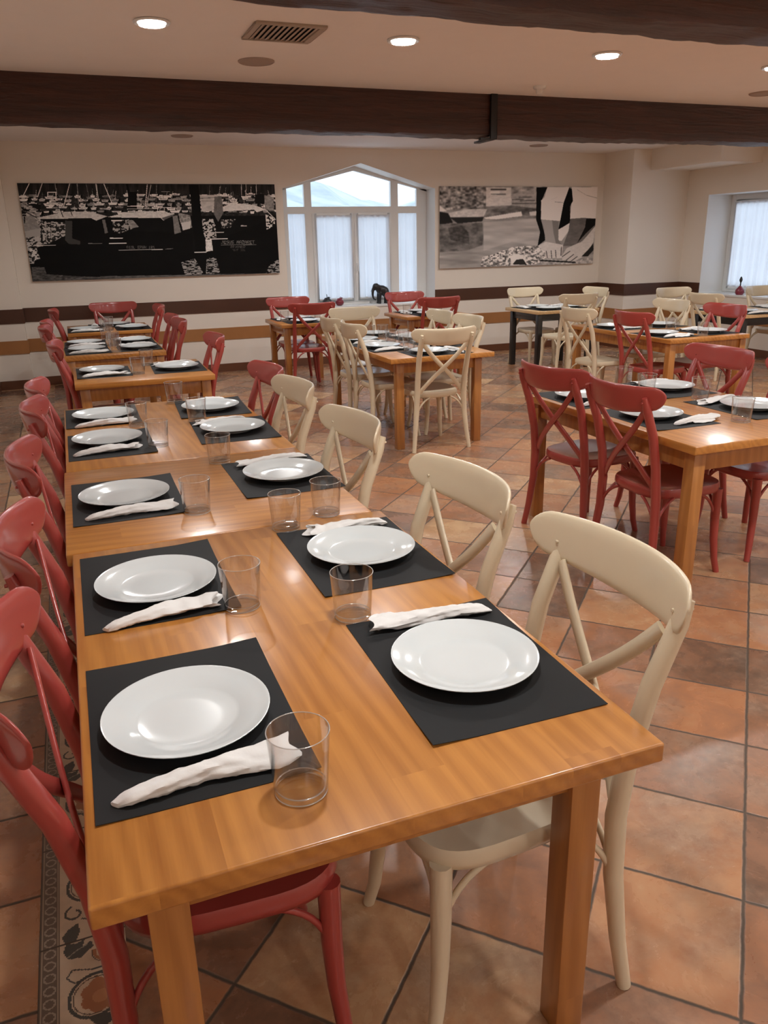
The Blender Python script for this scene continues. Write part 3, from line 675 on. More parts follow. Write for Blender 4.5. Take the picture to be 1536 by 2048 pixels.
# dark acanthus leaf
ppoly([(.062,.0),(.055,.025),(.066,.05),(.095,.055),(.125,.03),(.12,.012),(.10,.022),(.105,.002),(.085,.008)], DK)
ppoly([(.06,.357),(.052,.335),(.066,.315),(.09,.30),(.095,.33),(.085,.357)], DK)
pcurve([(.064,.045),(.085,.03),(.11,.02)], .003, (.28,.25,.2))
pcurve(arc(.155, .055, .03, .012, 200, -120), .007, RU); pcurve(arc(.155, .055, .036, .018, 200, -120), .002, BR_)
# teardrop
pcurve([(.18,.10),(.12,.10),(.075,.085),(.062,.105),(.08,.125),(.13,.115),(.18,.10)], .004, DK)
pcurve(arc(.175, .31, .03, .016, 120, 330), .006, BR_); ppoly(arc(.178, .30, .012, .012, 0, 360), RU)
pcurve([(.10,.29),(.13,.30),(.15,.335),(.17,.357)], .005, DK)
# guilloche edging
rgb[R.X < .047] = (.12, .085, .062)
for x in (.006, .044): rgb[np.abs(R.X-x) < .0016] = (.33, .26, .19)
for k in range(10): pcurve(arc(.025, .018+k*TY/10, .0125, .0125, 0, 360, 12), .004, (.30, .25, .20))
rgb[(R.X < .002)] = (.05, .035, .025); rgb[(R.Y < .0018) | (R.Y > TY-.0018)] = (.05, .035, .025)
y0 = .730 - 3*TY
big = np.concatenate([rgb]*10, 0)
me = grid_mesh('border_tiles', big, .20, TY*10, M_STRIP, vertical=False)
struct('floor_border', me, None, (-.19, y0, .0015))

# ------------------------------------------------------------------ chairs
def chair_meshes(col, mat):
    D = {}
    b = MB()   # seat: rounded trapezoid slightly dished, moulded edge
    n = 48; prof = [(.86, .436), (.955, .426), (.985, .430), (1.0, .445), (.997, .464), (.975, .4745), (.92, .473), (.80, .468), (.5, .463), (.2, .461)]
    def outline(q):
        c_, s_ = math.cos(q), math.sin(q); e = 2/3.6
        x = math.copysign(abs(c_)**e, c_); y = math.copysign(abs(s_)**e, s_)
        yy = -.004+.219*y; w = .207+.013*(yy/.22)
        return x*w, yy
    vs = []; k = len(prof)
    for r, z in prof:
        for j in range(n): x, y = outline(2*PI*j/n); vs.append((x*r, -.004+(y+.004)*r, z))
    fs = [(i*n+j, i*n+(j+1) % n, (i+1)*n+(j+1) % n, (i+1)*n+j) for i in range(k-1) for j in range(n)] + [tuple(range(n))[::-1], tuple((k-1)*n+j for j in range(n))]
    b.add(vs, fs); D['seat'] = [(b.mesh(col+'_seat', mat, angle=60), 'seat')]
    # top rail: curved, elliptical board
    b = MB(); nu, nv = 30, 12; vs = []; fs = []
    def railp(u, v, side):
        a_ = abs(u); zt = .984+.006*a_**2.5; zb = .853+.040*a_**2.2
        k_ = math.sqrt(max(0, 1-(max(0, a_-.82)/.18)**2)); c_ = (zt+zb)/2 + (1-k_)*.006; h = (zt-zb)/2*k_
        z = c_ + v*h
        x = .278*u; y = -.381+.096*abs(u)**2.2 - .17*(z-.922)     # bowed and leaning back
        th = .011*math.sqrt(max(0, 1-abs(v)**5))*(1-abs(u)**8*.6)
        return (x, y+side*th, z)
    ring = [(v_, 1) for v_ in [math.sin(PI/2*i/(nv//2)) for i in range(-(nv//2), nv//2+1)]]
    ring += [(v_, -1) for v_, _ in ring[::-1]][1:-1]
    m_ = len(ring)
    us = [math.sin(PI/2*i/(nu//2))*.998 for i in range(-(nu//2), nu//2+1)]
    for u in us:
        for v_, s_ in ring: vs.append(railp(u, v_, s_))
    for i in range(len(us)-1):
        for j in range(m_): fs.append((i*m_+j, i*m_+(j+1) % m_, (i+1)*m_+(j+1) % m_, (i+1)*m_+j))
    fs += [tuple(range(m_))[::-1], tuple((len(us)-1)*m_+j for j in range(m_))]
    b.add(vs, fs); D['top_rail'] = [(b.mesh(col+'_rail', mat, angle=70), 'top_rail')]
    L = []
    for s in (-1, 1):
        b = MB(); b.tube([(s*.246,-.258,0),(s*.230,-.241,.13),(s*.212,-.228,.30),(s*.204,-.228,.45),(s*.204,-.245,.60),(s*.209,-.283,.76),(s*.212,-.334,.89),(s*.213,-.352,.938)],
                         [.0165,.0185,.022,.0235,.0225,.0215,.020,.012], 12, ref=(0,1,0)); L.append((b.mesh(col+'_rear_leg', mat, angle=60), 'leg'))
        b = MB(); b.tube([(s*.200,.200,0),(s*.190,.186,.07),(s*.182,.176,.18),(s*.177,.172,.30),(s*.175,.172,.44)], [.015,.017,.0195,.0225,.024], 12, ref=(0,1,0)); L.append((b.mesh(col+'_front_leg', mat, angle=60), 'leg'))
    D['leg'] = L
    L = []
    for s in (-1, 1):
        pts = []
        for i in range(13):
            t = i/12; x = s*(.190-.375*t) + s*.009*math.sin(PI*t*2); z = .872-.392*t
            y = -.318 + .092*t - .010*math.sin(PI*t) - s*.006
            pts.append((x, y, z))
        b = MB(); b.tube(pts, (.006, .0175), 8, power=4, ref=(0,1,0)); L.append((b.mesh(col+'_slat', mat, angle=60), 'cross_slat'))
    D['cross_slat'] = L
    L = []
    def arch(a, c, bulge):
        a, c, bu = Vector(a), Vector(c), Vector(bulge); pts = []
        for i in range(9):
            t = i/8; pts.append(a*(1-t)**2 + bu*2*t*(1-t) + c*t*t)
        b = MB(); b.tube(pts, .0075, 8); L.append((b.mesh(col+'_brace', mat, angle=80), 'brace'))
    for s in (-1, 1):
        arch((s*.177,.172,.27), (s*.07,.182,.43), (s*.155,.176,.39)); arch((s*.177,.172,.27), (s*.188,.05,.43), (s*.18,.15,.39))
        arch((s*.213,-.229,.27), (s*.09,-.215,.43), (s*.19,-.225,.39)); arch((s*.213,-.229,.27), (s*.19,-.11,.43), (s*.205,-.21,.39))
    D['brace'] = L
    L = []
    for s in (-1, 1):
        b = MB(); b.lathe([(.0001,.004),(.004,.0035),(.0048,.001),(.0048,-.010)], 10); me = b.mesh(col+'_screw', mat)
        me.transform(Matrix.Rotation(-PI/2, 4, 'X')); me.transform(Matrix.Translation((s*.207,-.320,.918))); L.append((me, 'screw'))
        b = MB(); b.lathe([(.0001,.004),(.004,.0035),(.0048,.001),(.0048,-.010)], 10); me = b.mesh(col+'_screw', mat)
        me.transform(Matrix.Rotation(PI/2, 4, 'X')); me.transform(Matrix.Translation((s*.211,-.362,.915))); L.append((me, 'screw'))
    D['screw'] = L
    return D
CM = {'red': chair_meshes('red', M_RED), 'cream': chair_meshes('cream', M_CREAM)}
PROTO = {}
def chair(col, x, y, face, label, group):
    """(x, y) is the middle of the top rail seen from above; face = direction the sitter looks, degrees from +x"""
    a = math.radians(face); d = .376; loc = (x + d*math.cos(a), y + d*math.sin(a), 0); rz = a - PI/2
    if col in PROTO: return dup(PROTO[col], loc, rz, label, group)
    o = thing('bistro_chair', label, 'chair', loc, rz, group)
    for k, lst in CM[col].items():
        for me, nm in lst:
            p = new(nm, me, rail_ if nm == 'screw' else o)
            if nm == 'top_rail': rail_ = p
    PROTO[col] = o; return o

# ------------------------------------------------------------------ tables
def table(x0, x1, y0, y1, label, top=None, legm=None, group=None, inset=.075, leg=.065, ap=.015):
    w, l = x1-x0, y1-y0; cx, cy = (x0+x1)/2, (y0+y1)/2
    top = top or M_TOP_Y; legm = legm or M_LEG
    o = thing('dining_table', label, 'table', (cx, cy, 0), 0, group)
    b = MB(); b.box(-w/2, w/2, -l/2, l/2, .710, .75); new('table_top', b.mesh('table_top', top, bevel=.005, segs=3), o)
    i = inset
    for sx in (-1, 1):
        for sy in (-1, 1):
            b = MB(); a0 = sx*(w/2-i); a1 = sx*(w/2-i-leg); c0 = sy*(l/2-i); c1 = sy*(l/2-i-leg)
            b.box(min(a0,a1), max(a0,a1), min(c0,c1), max(c0,c1), 0, .711); new('leg', b.mesh('table_leg', legm, bevel=.003), o)
    for sy in (-1, 1):
        b = MB(); c = sy*(l/2-i-ap); b.box(-w/2+i+leg-.002, w/2-i-leg+.002, min(c, c-sy*.022), max(c, c-sy*.022), .62, .711); new('apron', b.mesh('apron', legm, bevel=.002), o)
    for sx in (-1, 1):
        b = MB(); c = sx*(w/2-i-ap); b.box(min(c, c-sx*.022), max(c, c-sx*.022), -l/2+i+leg-.002, l/2-i-leg+.002, .62, .711); new('apron', b.mesh('apron', legm, bevel=.002), o)
    return o

# ------------------------------------------------------------------ tableware
def plate_mesh():
    b = MB(); P = [(.0001,.006),(.06,.006),(.092,.0065),(.100,.0085),(.110,.0135),(.135,.0195),(.153,.0240),(.1575,.0262),(.1592,.0262),(.1592,.0248),(.154,.0222),(.13,.0160),(.110,.0095),(.100,.0035),(.098,.0),(.094,.0),(.092,.003),(.0001,.003)]
    b.lathe(P, 64); return b.mesh('plate', M_PLATE, angle=70)
PLATE = plate_mesh()
def mat_mesh(seed):
    rnd = random.Random(seed); b = MB(); nx, ny = 20, 14; vs = []
    w, h = .52, .375; c = [rnd.uniform(0, .006) for _ in range(4)]
    for j in range(ny+1):
        for i in range(nx+1):
            u, v = i/nx, j/ny
            lift = c[0]*max(0, 1-4*math.hypot(u, v))+c[1]*max(0, 1-4*math.hypot(1-u, v))+c[2]*max(0, 1-4*math.hypot(u, 1-v))+c[3]*max(0, 1-4*math.hypot(1-u, 1-v))
            vs.append((w*(u-.5), h*(v-.5), .0014+lift))
    n = len(vs); vs += [(x, y, z-.0012) for x, y, z in vs]
    q = [(j*(nx+1)+i, j*(nx+1)+i+1, (j+1)*(nx+1)+i+1, (j+1)*(nx+1)+i) for j in range(ny) for i in range(nx)]
    fs = q + [tuple(n+k for k in f[::-1]) for f in q]
    edge = [i for i in range(nx+1)] + [(j+1)*(nx+1)-1 for j in range(1, ny+1)] + [ny*(nx+1)+i for i in range(nx-1, -1, -1)] + [j*(nx+1) for j in range(ny-1, 0, -1)]
    for a in range(len(edge)): e0, e1 = edge[a], edge[(a+1) % len(edge)]; fs.append((e0, n+e0, n+e1, e1))
    b.add(vs, fs); return b.mesh('placemat', M_MAT)
MATS = [mat_mesh(i) for i in range(4)]
def napkin_meshes(seed):
    """paper napkin rolled round cutlery: narrow end at x=0, wide open end at x=L, lies along +x, width along y"""
    rnd = random.Random(seed); b = MB(); L = .31; ns, na = 40, 28; vs = []
    sk = rnd.uniform(-.3, .3)
    for i in range(ns+1):
        t = i/ns; w = .0125 + .026*(t**1.25) + .003*math.sin(t*9+seed); h = .0085 + .005*math.sin(min(1, t*1.2)*PI)+.002*t
        if t < .06: w *= .55+.45*t/.06; h *= .5+.5*t/.06
        for j in range(na):
            q = 2*PI*j/na
            rr = 1+.10*math.sin(3*q+seed+t*5)+.05*math.sin(7*q+t*9)
            x = L*t + (.018*math.sin(q*1+seed)+.010*math.sin(3*q+seed*2))*(t**6) - .006*math.cos(q)*(1-t)**8
            nv = noise.noise(Vector((t*9+seed*7, math.cos(q)*1.3, math.sin(q)*1.3)))*.0042*(.4+t) + noise.noise(Vector((t*26+seed, math.cos(q)*2.5, math.sin(q)*2.5)))*.0018
            vs.append((x, (w+nv)*math.cos(q)*rr + .010*math.sin(t*3+sk)*t, max(.0004, h + (h+nv)*math.sin(q)*rr)))
    fs = [(i*na+j, i*na+(j+1) % na, (i+1)*na+(j+1) % na, (i+1)*na+j) for i in range(ns) for j in range(na)]
    fs.append(tuple(range(na))[::-1])
    # inner face at the open end, set back so that the end reads as a hollow roll
    o = len(vs); base = vs[-na:]
    cy = sum(v[1] for v in base)/na; cz = sum(v[2] for v in base)/na
    vs += [(v[0]-.02, cy+(v[1]-cy)*.72, cz+(v[2]-cz)*.6) for v in base]
    fs += [(ns*na+j, ns*na+(j+1) % na, o+(j+1) % na, o+j) for j in range(na)] + [tuple(o+j for j in range(na))]
    b.add(vs, fs); roll = b.mesh('napkin_roll', M_NAP, angle=38)
    # loose overlapping corner of the tissue
    b = MB(); nu, nv = 12, 6; vs = []; s = -1 if seed % 2 else 1
    for i in range(nu+1):
        for j in range(nv+1):
            u, v = i/nu, j/nv
            x = .10+.165*u+.012*v*math.sin(seed+u*3); y = s*(.012+.014*u + v*(.010+.020*math.sin(PI*min(1, u*.9+.1))))
            z = .012*(1-v)**1.5 + .0012 + .0025*v*math.sin(u*8+seed)**2
            vs.append((x, y, z))
    n = len(vs); q = [(i*(nv+1)+j, i*(nv+1)+j+1, (i+1)*(nv+1)+j+1, (i+1)*(nv+1)+j) for i in range(nu) for j in range(nv)]
    vs += [(x, y, z+.0008) for x, y, z in vs]
    b.add(vs, q + [tuple(n+k for k in f[::-1]) for f in q]); flap = b.mesh('napkin_corner', M_NAP, angle=70)
    return roll, flap
NAPS = [napkin_meshes(i) for i in range(4)]
def glass_meshes():
    b = MB(); H = .118
    out = [(.0435,.0015),(.0455,.006),(.0480,.05),(.0515,.10),(.0530,H)]; inn = [(.0515,H+.0006),(.0500,.10),(.0465,.05),(.0442,.014),(.0425,.0125)]
    b.lathe([(.0435,.0015)]+out[1:]+inn, 44)
    # keep only the wall (no caps)
    b.f = [f for f in b.f if len(f) == 4]; b.mi = [0]*len(b.f)
    wall = b.mesh('tumbler_wall', M_GLASS, angle=70)
    b = MB(); b.lathe([(.0001,.0022),(.034,.0018),(.0433,.0008),(.0446,.004),(.0452,.0115),(.0420,.0118),(.0001,.0100)], 44); base = b.mesh('tumbler_base', M_GLASS, angle=60)
    b = MB()
    for R0, z0 in ((.0440, .0022), (.0425, .0125)):
        b.lathe([(R0+.0011*math.cos(2*PI*i/8), z0+.0011*math.sin(2*PI*i/8)) for i in range(9)], 44)
    b.f = [f for f in b.f if len(f) == 4]; b.mi = [0]*len(b.f); foot = b.mesh('tumbler_foot_glint', M_GLINT, angle=80)  # added whitish rings, painted glints round the tumbler foot
    b = MB(); rr = [(.0530+.0009*math.cos(2*PI*i/8)-.0008, H+.0003+.0009*math.sin(2*PI*i/8)) for i in range(9)]
    b.lathe(rr, 44); b.f = [f for f in b.f if len(f) == 4]; b.mi = [0]*len(b.f); rim = b.mesh('tumbler_rim', M_GLINT, angle=80)
    return wall, base, rim, foot
GW, GB, GR, GF_ = glass_meshes()
TZ = .75
PR = {}
def item(kind, x, y, z, rz, label, group, var=0, scale=None):
    key = (kind, var)
    cat = {'dinner_plate': 'plate', 'placemat': 'placemat', 'napkin': 'napkin', 'tumbler': 'glass'}[kind]
    if key in PR: o = dup(PR[key], (x, y, z), rz, label, group)
    else:
        if kind == 'dinner_plate': o = thing(kind, label, cat, (x, y, z), rz, group, PLATE)
        elif kind == 'placemat': o = thing(kind, label, cat, (x, y, z), rz, group, MATS[var])
        elif kind == 'napkin':
            o = thing(kind, label, cat, (x, y, z), rz, group, NAPS[var][0]); f = new('loose_corner', NAPS[var][1], o)
        else: o = thing(kind, label, cat, (x, y, z), rz, group); new('wall', GW, o); new('base', GB, o); new('rim', GR, o); new('foot_glint_ring', GF_, o)
        PR[key] = o
    if scale: o.scale = scale
    return o
def setting(where, table_g, mat=None, plate=None, nap=None, glass=None, rot=0, seed=0):
    """mat (x,y,deg) plate (x,y) nap (x0,y0,x1,y1) glass (x,y) in room coordinates"""
    if mat: item('placemat', mat[0], mat[1], TZ, math.radians(mat[2]), 'black paper placemat, '+where, 'placemats on '+table_g, seed % 4)
    if plate: item('dinner_plate', plate[0], plate[1], TZ+.0026, seed*.7, 'round white china dinner plate, '+where, 'plates on '+table_g)
    if nap:
        x0, y0, x1, y1 = nap; L = math.hypot(x1-x0, y1-y0)
        item('napkin', x0, y0, TZ+.0028, math.atan2(y1-y0, x1-x0), 'white paper napkin roll, '+where, 'napkin rolls on '+table_g, seed % 4, (L/.31, 1, 1))
    if glass: item('tumbler', glass[0], glass[1], TZ, 0, 'clear glass tumbler, '+where, 'tumblers on '+table_g)
def place(cx, cy, face, where, table_g, seed, **kw):
    """generic cover: (cx,cy) middle of the mat, face = direction the diner looks (deg)"""
    a = math.radians(face); f = Vector((math.cos(a), math.sin(a))); r = Vector((f.y, -f.x))
    rnd = random.Random(seed*13+5); P = lambda u, v: (cx+r.x*u+f.x*v, cy+r.y*u+f.y*v)
    n0 = P(.19+rnd.uniform(-.01,.01), -.15); n1 = P(.175+rnd.uniform(-.03,.02), .155)
    g = P(.215+rnd.uniform(-.03,.03), .240)
    d = dict(mat=(cx, cy, face-90+rnd.uniform(-2, 2)), plate=P(-.04+rnd.uniform(-.01,.01), rnd.uniform(-.01,.01)), nap=(*n0, *n1), glass=g); d.update(kw)
    setting(where, table_g, seed=seed, **d)

# ---- the long row in front: three tables pushed together
table(0.0, .992, 0, 1.440, 'long orange-brown wooden table nearest the camera, four places laid', group='wooden tables')
table(-.018, .962, 1.444, 2.425, 'square wooden table in the middle of the long row', group='wooden tables', top=M_TOP_X)
table(-.010, .965, 2.429, 3.835, 'wooden table at the far end of the long row', group='wooden tables', inset=0.03)
G = 'the long row'
setting('nearest on the left of the long table', G, (.205,.430,90), (.198,.418), (.050,.205,.345,.236), (.345,.132), seed=0)
setting('nearest on the right of the long table', G, (.790,.408,-91), (.786,.398), (.955,.600,.668,.638), (.640,.715), seed=1)
setting('second from the front on the left of the long table', G, (.208,1.128,90), (.212,1.095), (.068,.868,.345,.925), (.400,.880), seed=2)
setting('second from the front on the right of the long table', G, (.795,1.100,-90), (.800,1.098), (.955,1.300,.700,1.312), (.650,1.398), seed=3)
setting('on the left of the middle table of the row', G, (.195,1.952,90), (.190,1.950), (.052,1.740,.335,1.775), (.410,1.690), seed=4)
setting('on the right of the middle table of the row', G, (.785,2.010,-90), (.797,2.000), (.950,2.225,.660,2.205), (.600,2.315), seed=5)
item('tumbler', .812, 1.480, TZ, 0, 'spare clear glass tumbler on the right, at the seam of the first two tables', 'tumblers on the long row')
setting('on the left, near half of the last row table', G, (.190,2.855,90), (.180,2.915), (.028,2.670,.305,2.722), (.392,2.722), seed=6)
setting('on the right, near half of the last row table', G, (.775,2.905,-92), (.770,2.895), (.880,3.09,.620,3.085), (.640,3.185), seed=7)
setting('on the left, far half of the last row table', G, (.185,3.540,90), (.190,3.510), (.045,3.280,.325,3.322), (.345,3.215), seed=8)
setting('on the right, far half of the last row table', G, (.770,3.520,-93), (.760,3.485), (.880,3.675,.655,3.685), (.600,3.775), seed=9)
CG = 'chairs along the long row'
chair('red', -.137, .410, 0, 'red bistro chair nearest the camera, left of the long table', CG)
chair('red', -.137, 1.060, 0, 'red bistro chair second from the camera on the left of the row', CG)
chair('red', -.155, 1.880, 1, 'red bistro chair at the left of the middle row table', CG)
chair('red', -.145, 2.760, 0, 'red bistro chair fourth from the camera on the left of the row', CG)
chair('red', -.145, 3.335, 0, 'red bistro chair at the far left end of the long row', CG)
chair('cream', 1.182, .368, 180, 'cream bistro chair nearest the camera, right of the long table', CG)
chair('cream', 1.150, 1.030, 184, 'cream bistro chair second from the camera on the right of the row', CG)
chair('cream', 1.118, 1.920, 184, 'cream bistro chair third from the camera on the right of the row', CG)
chair('cream', 1.120, 2.790, 183, 'cream bistro chair fourth on the right, before the lone red one', CG)
chair('red', 1.120, 3.370, 183, 'lone red bistro chair on the right of the long row, behind cream ones', CG)

# ---- tables behind the row
GA = 'the single table beyond the row'
table(.06, 1.0, 4.72, 5.60, 'small wooden table for two just beyond the long row', group='wooden tables', top=M_TOP_X, inset=0.03)
place(.27, 5.20, 0, 'left of the small table beyond the row', GA, 10, glass=(.50, 5.00))
place(.80, 5.18, 180, 'right of the small table beyond the row', GA, 11, glass=(.60, 5.42))
chair('red', -.07, 5.22, 0, 'red bistro chair left of the small table beyond the row', 'chairs of the left column')
chair('red', 1.13, 5.12, 180, 'red bistro chair right of the small table beyond the row', 'chairs of the left column')
GBt = 'the third table back on the left'
table(.0, .84, 6.25, 7.55, 'wooden table for four, third back on the left', group='wooden tables', inset=0.02)
for i, (x, y, f, w) in enumerate([(.20, 6.60, 0, 'near left'), (.20, 7.15, 0, 'far left'), (.64, 6.62, 180, 'near right'), (.64, 7.18, 180, 'far right')]):
    place(x, y, f, w+' of the third table back on the left', GBt, 12+i, glass=[(.43, 6.38), (.45, 6.97), (.43, 6.86), (.40, 7.40)][i])
chair('red', -.155, 6.57, 0, 'red bistro chair near left of the third table back', 'chairs of the left column')
chair('red', -.15, 7.14, 0, 'red bistro chair far left of the third table back', 'chairs of the left column')
chair('red', 1.06, 6.57, 180, 'red bistro chair near right of the third table back', 'chairs of the left column')
chair('red', 1.06, 7.14, 180, 'red bistro chair far right of the third table back', 'chairs of the left column')
GC = 'the table by the back wall on the left'
table(.05, .93, 8.28, 9.18, 'small dark wooden table against the back wall under the harbour photograph', group='wooden tables', top=M_TOP_X, inset=0.02)
place(.24, 8.545, 0, 'left of the table under the harbour photograph', GC, 16)
place(.74, 8.545, 180, 'right of the table under the harbour photograph', GC, 17)
place(.54, 8.985, 270, 'wall side of the table under the harbour photograph', GC, 18, glass=(.45, 8.63), nap=(.34, 9.13, .35, 8.86))
chair('red', -.10, 8.62, 0, 'red bistro chair left of the table under the harbour photograph', 'chairs of the left column')
chair('red', 1.10, 8.62, 180, 'red bistro chair right of the table under the harbour photograph', 'chairs of the left column')
chair('red', .60, 9.45, 270, 'red bistro chair with its back to the wall under the harbour photograph', 'chairs of the left column')

# ---- table for two left of the window
GD = 'the table left of the window'
table(2.30, 3.02, 7.90, 8.72, 'small wooden table for two before the left side of the window', group='wooden tables', top=M_TOP_X, inset=0.04)
place(2.66, 8.10, 90, 'near side of the table left of the window', GD, 20, glass=(2.86, 8.33))
place(2.62, 8.52, 270, 'window side of the table left of the window', GD, 21)
chair('red', 2.64, 7.75, 90, 'dark red bistro chair, back to camera, at the table left of the window', 'chairs by the window')
chair('red', 2.64, 8.97, 270, 'red bistro chair facing the camera at the table left of the window', 'chairs by the window')
# ---- cream-chair table in the middle
GE = 'the middle table with cream chairs'
table(2.37, 3.28, 4.78, 6.62, 'wooden table ringed by six cream chairs in the middle of the room', group='wooden tables')
for i, (x, y, f, w) in enumerate([(2.57, 5.455, 0, 'near left'), (2.57, 5.99, 0, 'far left'), (3.08, 5.455, 180, 'near right'), (3.08, 5.99, 180, 'far right'), (2.84, 4.985, 90, 'near end'), (2.80, 6.435, 270, 'far end')]):
    place(x, y, f, w+' of the middle table with cream chairs', GE, 22+i, glass=[(2.81, 5.25), (2.765, 5.77), (2.855, 5.690), (2.855, 6.20), (2.695, 5.19), (2.735, 6.235)][i])
chair('cream', 2.23, 6.03, 0, 'cream bistro chair, far one on the left of the middle table', 'chairs at the middle table')
chair('cream', 2.23, 5.44, 0, 'cream bistro chair, near one on the left of the middle table', 'chairs at the middle table')
chair('cream', 2.80, 6.93, 270, 'cream bistro chair at the window end of the middle table', 'chairs at the middle table')
chair('cream', 3.445, 6.03, 180, 'cream bistro chair, far one on the right of the middle table', 'chairs at the middle table')
chair('cream', 3.445, 5.44, 180, 'cream bistro chair, near one on the right of the middle table', 'chairs at the middle table')
chair('cream', 2.77, 4.58, 90, 'cream bistro chair with its back to the camera at the middle table', 'chairs at the middle table')
# ---- table right of the window
GF = 'the table right of the window'
table(3.86, 4.70, 7.98, 8.74, 'small wooden table for two before the right side of the window', group='wooden tables', top=M_TOP_X, inset=0.05)
place(4.28, 8.17, 90, 'near side of the table right of the window', GF, 30)
place(4.24, 8.555, 270, 'window side of the table right of the window', GF, 31)
chair('red', 4.205, 8.96, 270, 'red bistro chair facing the camera at the table right of the window', 'chairs by the window')
chair('red', 4.205, 7.73, 90, 'dark red bistro chair, back to camera, at the table right of the window', 'chairs by the window')
# ---- pale table with black legs
GH = 'the pale table with black legs'
table(5.52, 6.44, 7.75, 8.55, 'pale-topped table with black legs under the rope photograph', M_PALE, M_BLACKLEG, 'pale tables with black legs', inset=.05)
place(5.82, 8.30, 270, 'far left of the pale table under the rope photograph', GH, 32, glass=None)
place(5.86, 7.96, 90, 'near side of the pale table under the rope photograph', GH, 33, glass=None)
place(6.20, 8.12, 180, 'right side of the pale table under the rope photograph', GH, 34, glass=None)
chair('cream', 5.87, 8.72, 270, 'cream bistro chair facing the camera at the far side of the pale table', 'chairs at the pale tables')
chair('cream', 6.70, 8.11, 180, 'cream bistro chair at the right of the pale table by the column', 'chairs at the pale tables')
chair('cream', 5.78, 7.18, 90, 'cream bistro chair with its back to the camera at the pale table', 'chairs at the pale tables')
# ---- mixed-chair table on the right
GI = 'the mixed-chair table on the right'
table(4.97, 5.87, 4.68, 6.20, 'wooden table with two red and two cream chairs on the right', group='wooden tables', inset=0.02)
for i, (x, y, f, w) in enumerate([(5.18, 5.02, 0, 'near left'), (5.18, 5.75, 0, 'far left'), (5.66, 5.02, 180, 'near right'), (5.66, 5.72, 180, 'far right')]):
    place(x, y, f, w+' of the mixed-chair table on the right', GI, 35+i)
chair('red', 4.73, 5.00, 0, 'red bistro chair with its back to us, left of the mixed-chair table', 'chairs at the mixed table')
chair('cream', 4.56, 5.60, 2, 'cream bistro chair, far left of the mixed-chair table on the right', 'chairs at the mixed table')
chair('cream', 6.03, 5.86, 180, 'cream bistro chair, far right of the mixed-chair table', 'chairs at the mixed table')
chair('red', 6.02, 5.10, 180, 'red bistro chair, near right of the mixed-chair table', 'chairs at the mixed table')
# ---- second pale table at the right window
GJ_ = 'the pale table at the right window'
table(7.15, 8.73, 6.05, 6.92, 'pale-topped table with black legs before the right wall window', M_PALE, M_BLACKLEG, 'pale tables with black legs', inset=.05)
place(7.45, 6.72, 270, 'far left of the pale table at the right window', GJ_, 40, glass=None)
place(8.28, 6.68, 270, 'far right of the pale table at the right window', GJ_, 41)
place(7.42, 6.30, 0, 'near left of the pale table at the right window', GJ_, 42)
chair('cream', 7.30, 7.48, 270, 'cream bistro chair, left one at the far side of the right window table', 'chairs at the pale tables')
chair('cream', 8.36, 7.07, 270, 'cream bistro chair, right one at the far side of the right window table', 'chairs at the pale tables')
chair('cream', 6.86, 6.44, 0, 'cream bistro chair, back to camera, left end of the right window table', 'chairs at the pale tables')
# ---- red-chair table in the right foreground
GK = 'the red-chair table on the right'
table(2.54, 3.56, 1.655, 3.075, 'orange-brown wooden table with four red chairs in the right foreground', group='wooden tables', inset=0.035)
setting('near left of the red-chair table on the right', GK, (2.78,2.22,90), (2.78,2.25), (2.745,2.020,3.03,2.060), (3.085,1.955), seed=1)
setting('far left of the red-chair table on the right', GK, (2.76,2.80,90), (2.77,2.82), (2.62,2.60,2.90,2.63), (3.14,2.73), seed=2)
setting('near right of the red-chair table on the right', GK, (3.36,2.20,-90), (3.38,2.18), (3.50,2.42,3.21,2.36), (3.315,2.49), seed=3)
setting('far right of the red-chair table on the right', GK, (3.33,2.83,-90), (3.37,2.83), (3.53,2.99,3.27,2.995), (3.185,3.00), seed=0)
chair('red', 2.385, 2.65, 8, 'red bistro chair, far one with its back to us, right foreground', 'chairs at the red-chair table')
chair('red', 2.395, 2.08, 0, 'red bistro chair, near one with its back to us, right foreground', 'chairs at the red-chair table')
chair('red', 3.73, 2.74, 180, 'red bistro chair facing us across the right foreground table', 'chairs at the red-chair table')
chair('red', 3.78, 2.14, 182, 'red bistro chair cut by the right edge of the picture', 'chairs at the red-chair table')

# ---- cruet on the middle table
for (x, y, nm, lab, m, capc) in ((2.86, 5.17, 'salt_shaker', 'small glass salt shaker with white cap on the middle table', M_NAP, M_WHITE), (2.93, 5.20, 'pepper_shaker', 'small glass pepper shaker beside the salt on the middle table', M_VENT, M_STEEL)):
    o = thing(nm, lab, 'shaker', (x, y, TZ), group='salt and pepper shakers')
    b = MB(); b.lathe([(.016, 0), (.018, .003), (.017, .03), (.0145, .048)], 20); new('body', b.mesh(nm+'_body', m), o)
    b = MB(); b.lathe([(.0155, .046), (.016, .056), (.012, .064), (.0001, .066)], 20); new('cap', b.mesh(nm+'_cap', capc), o)

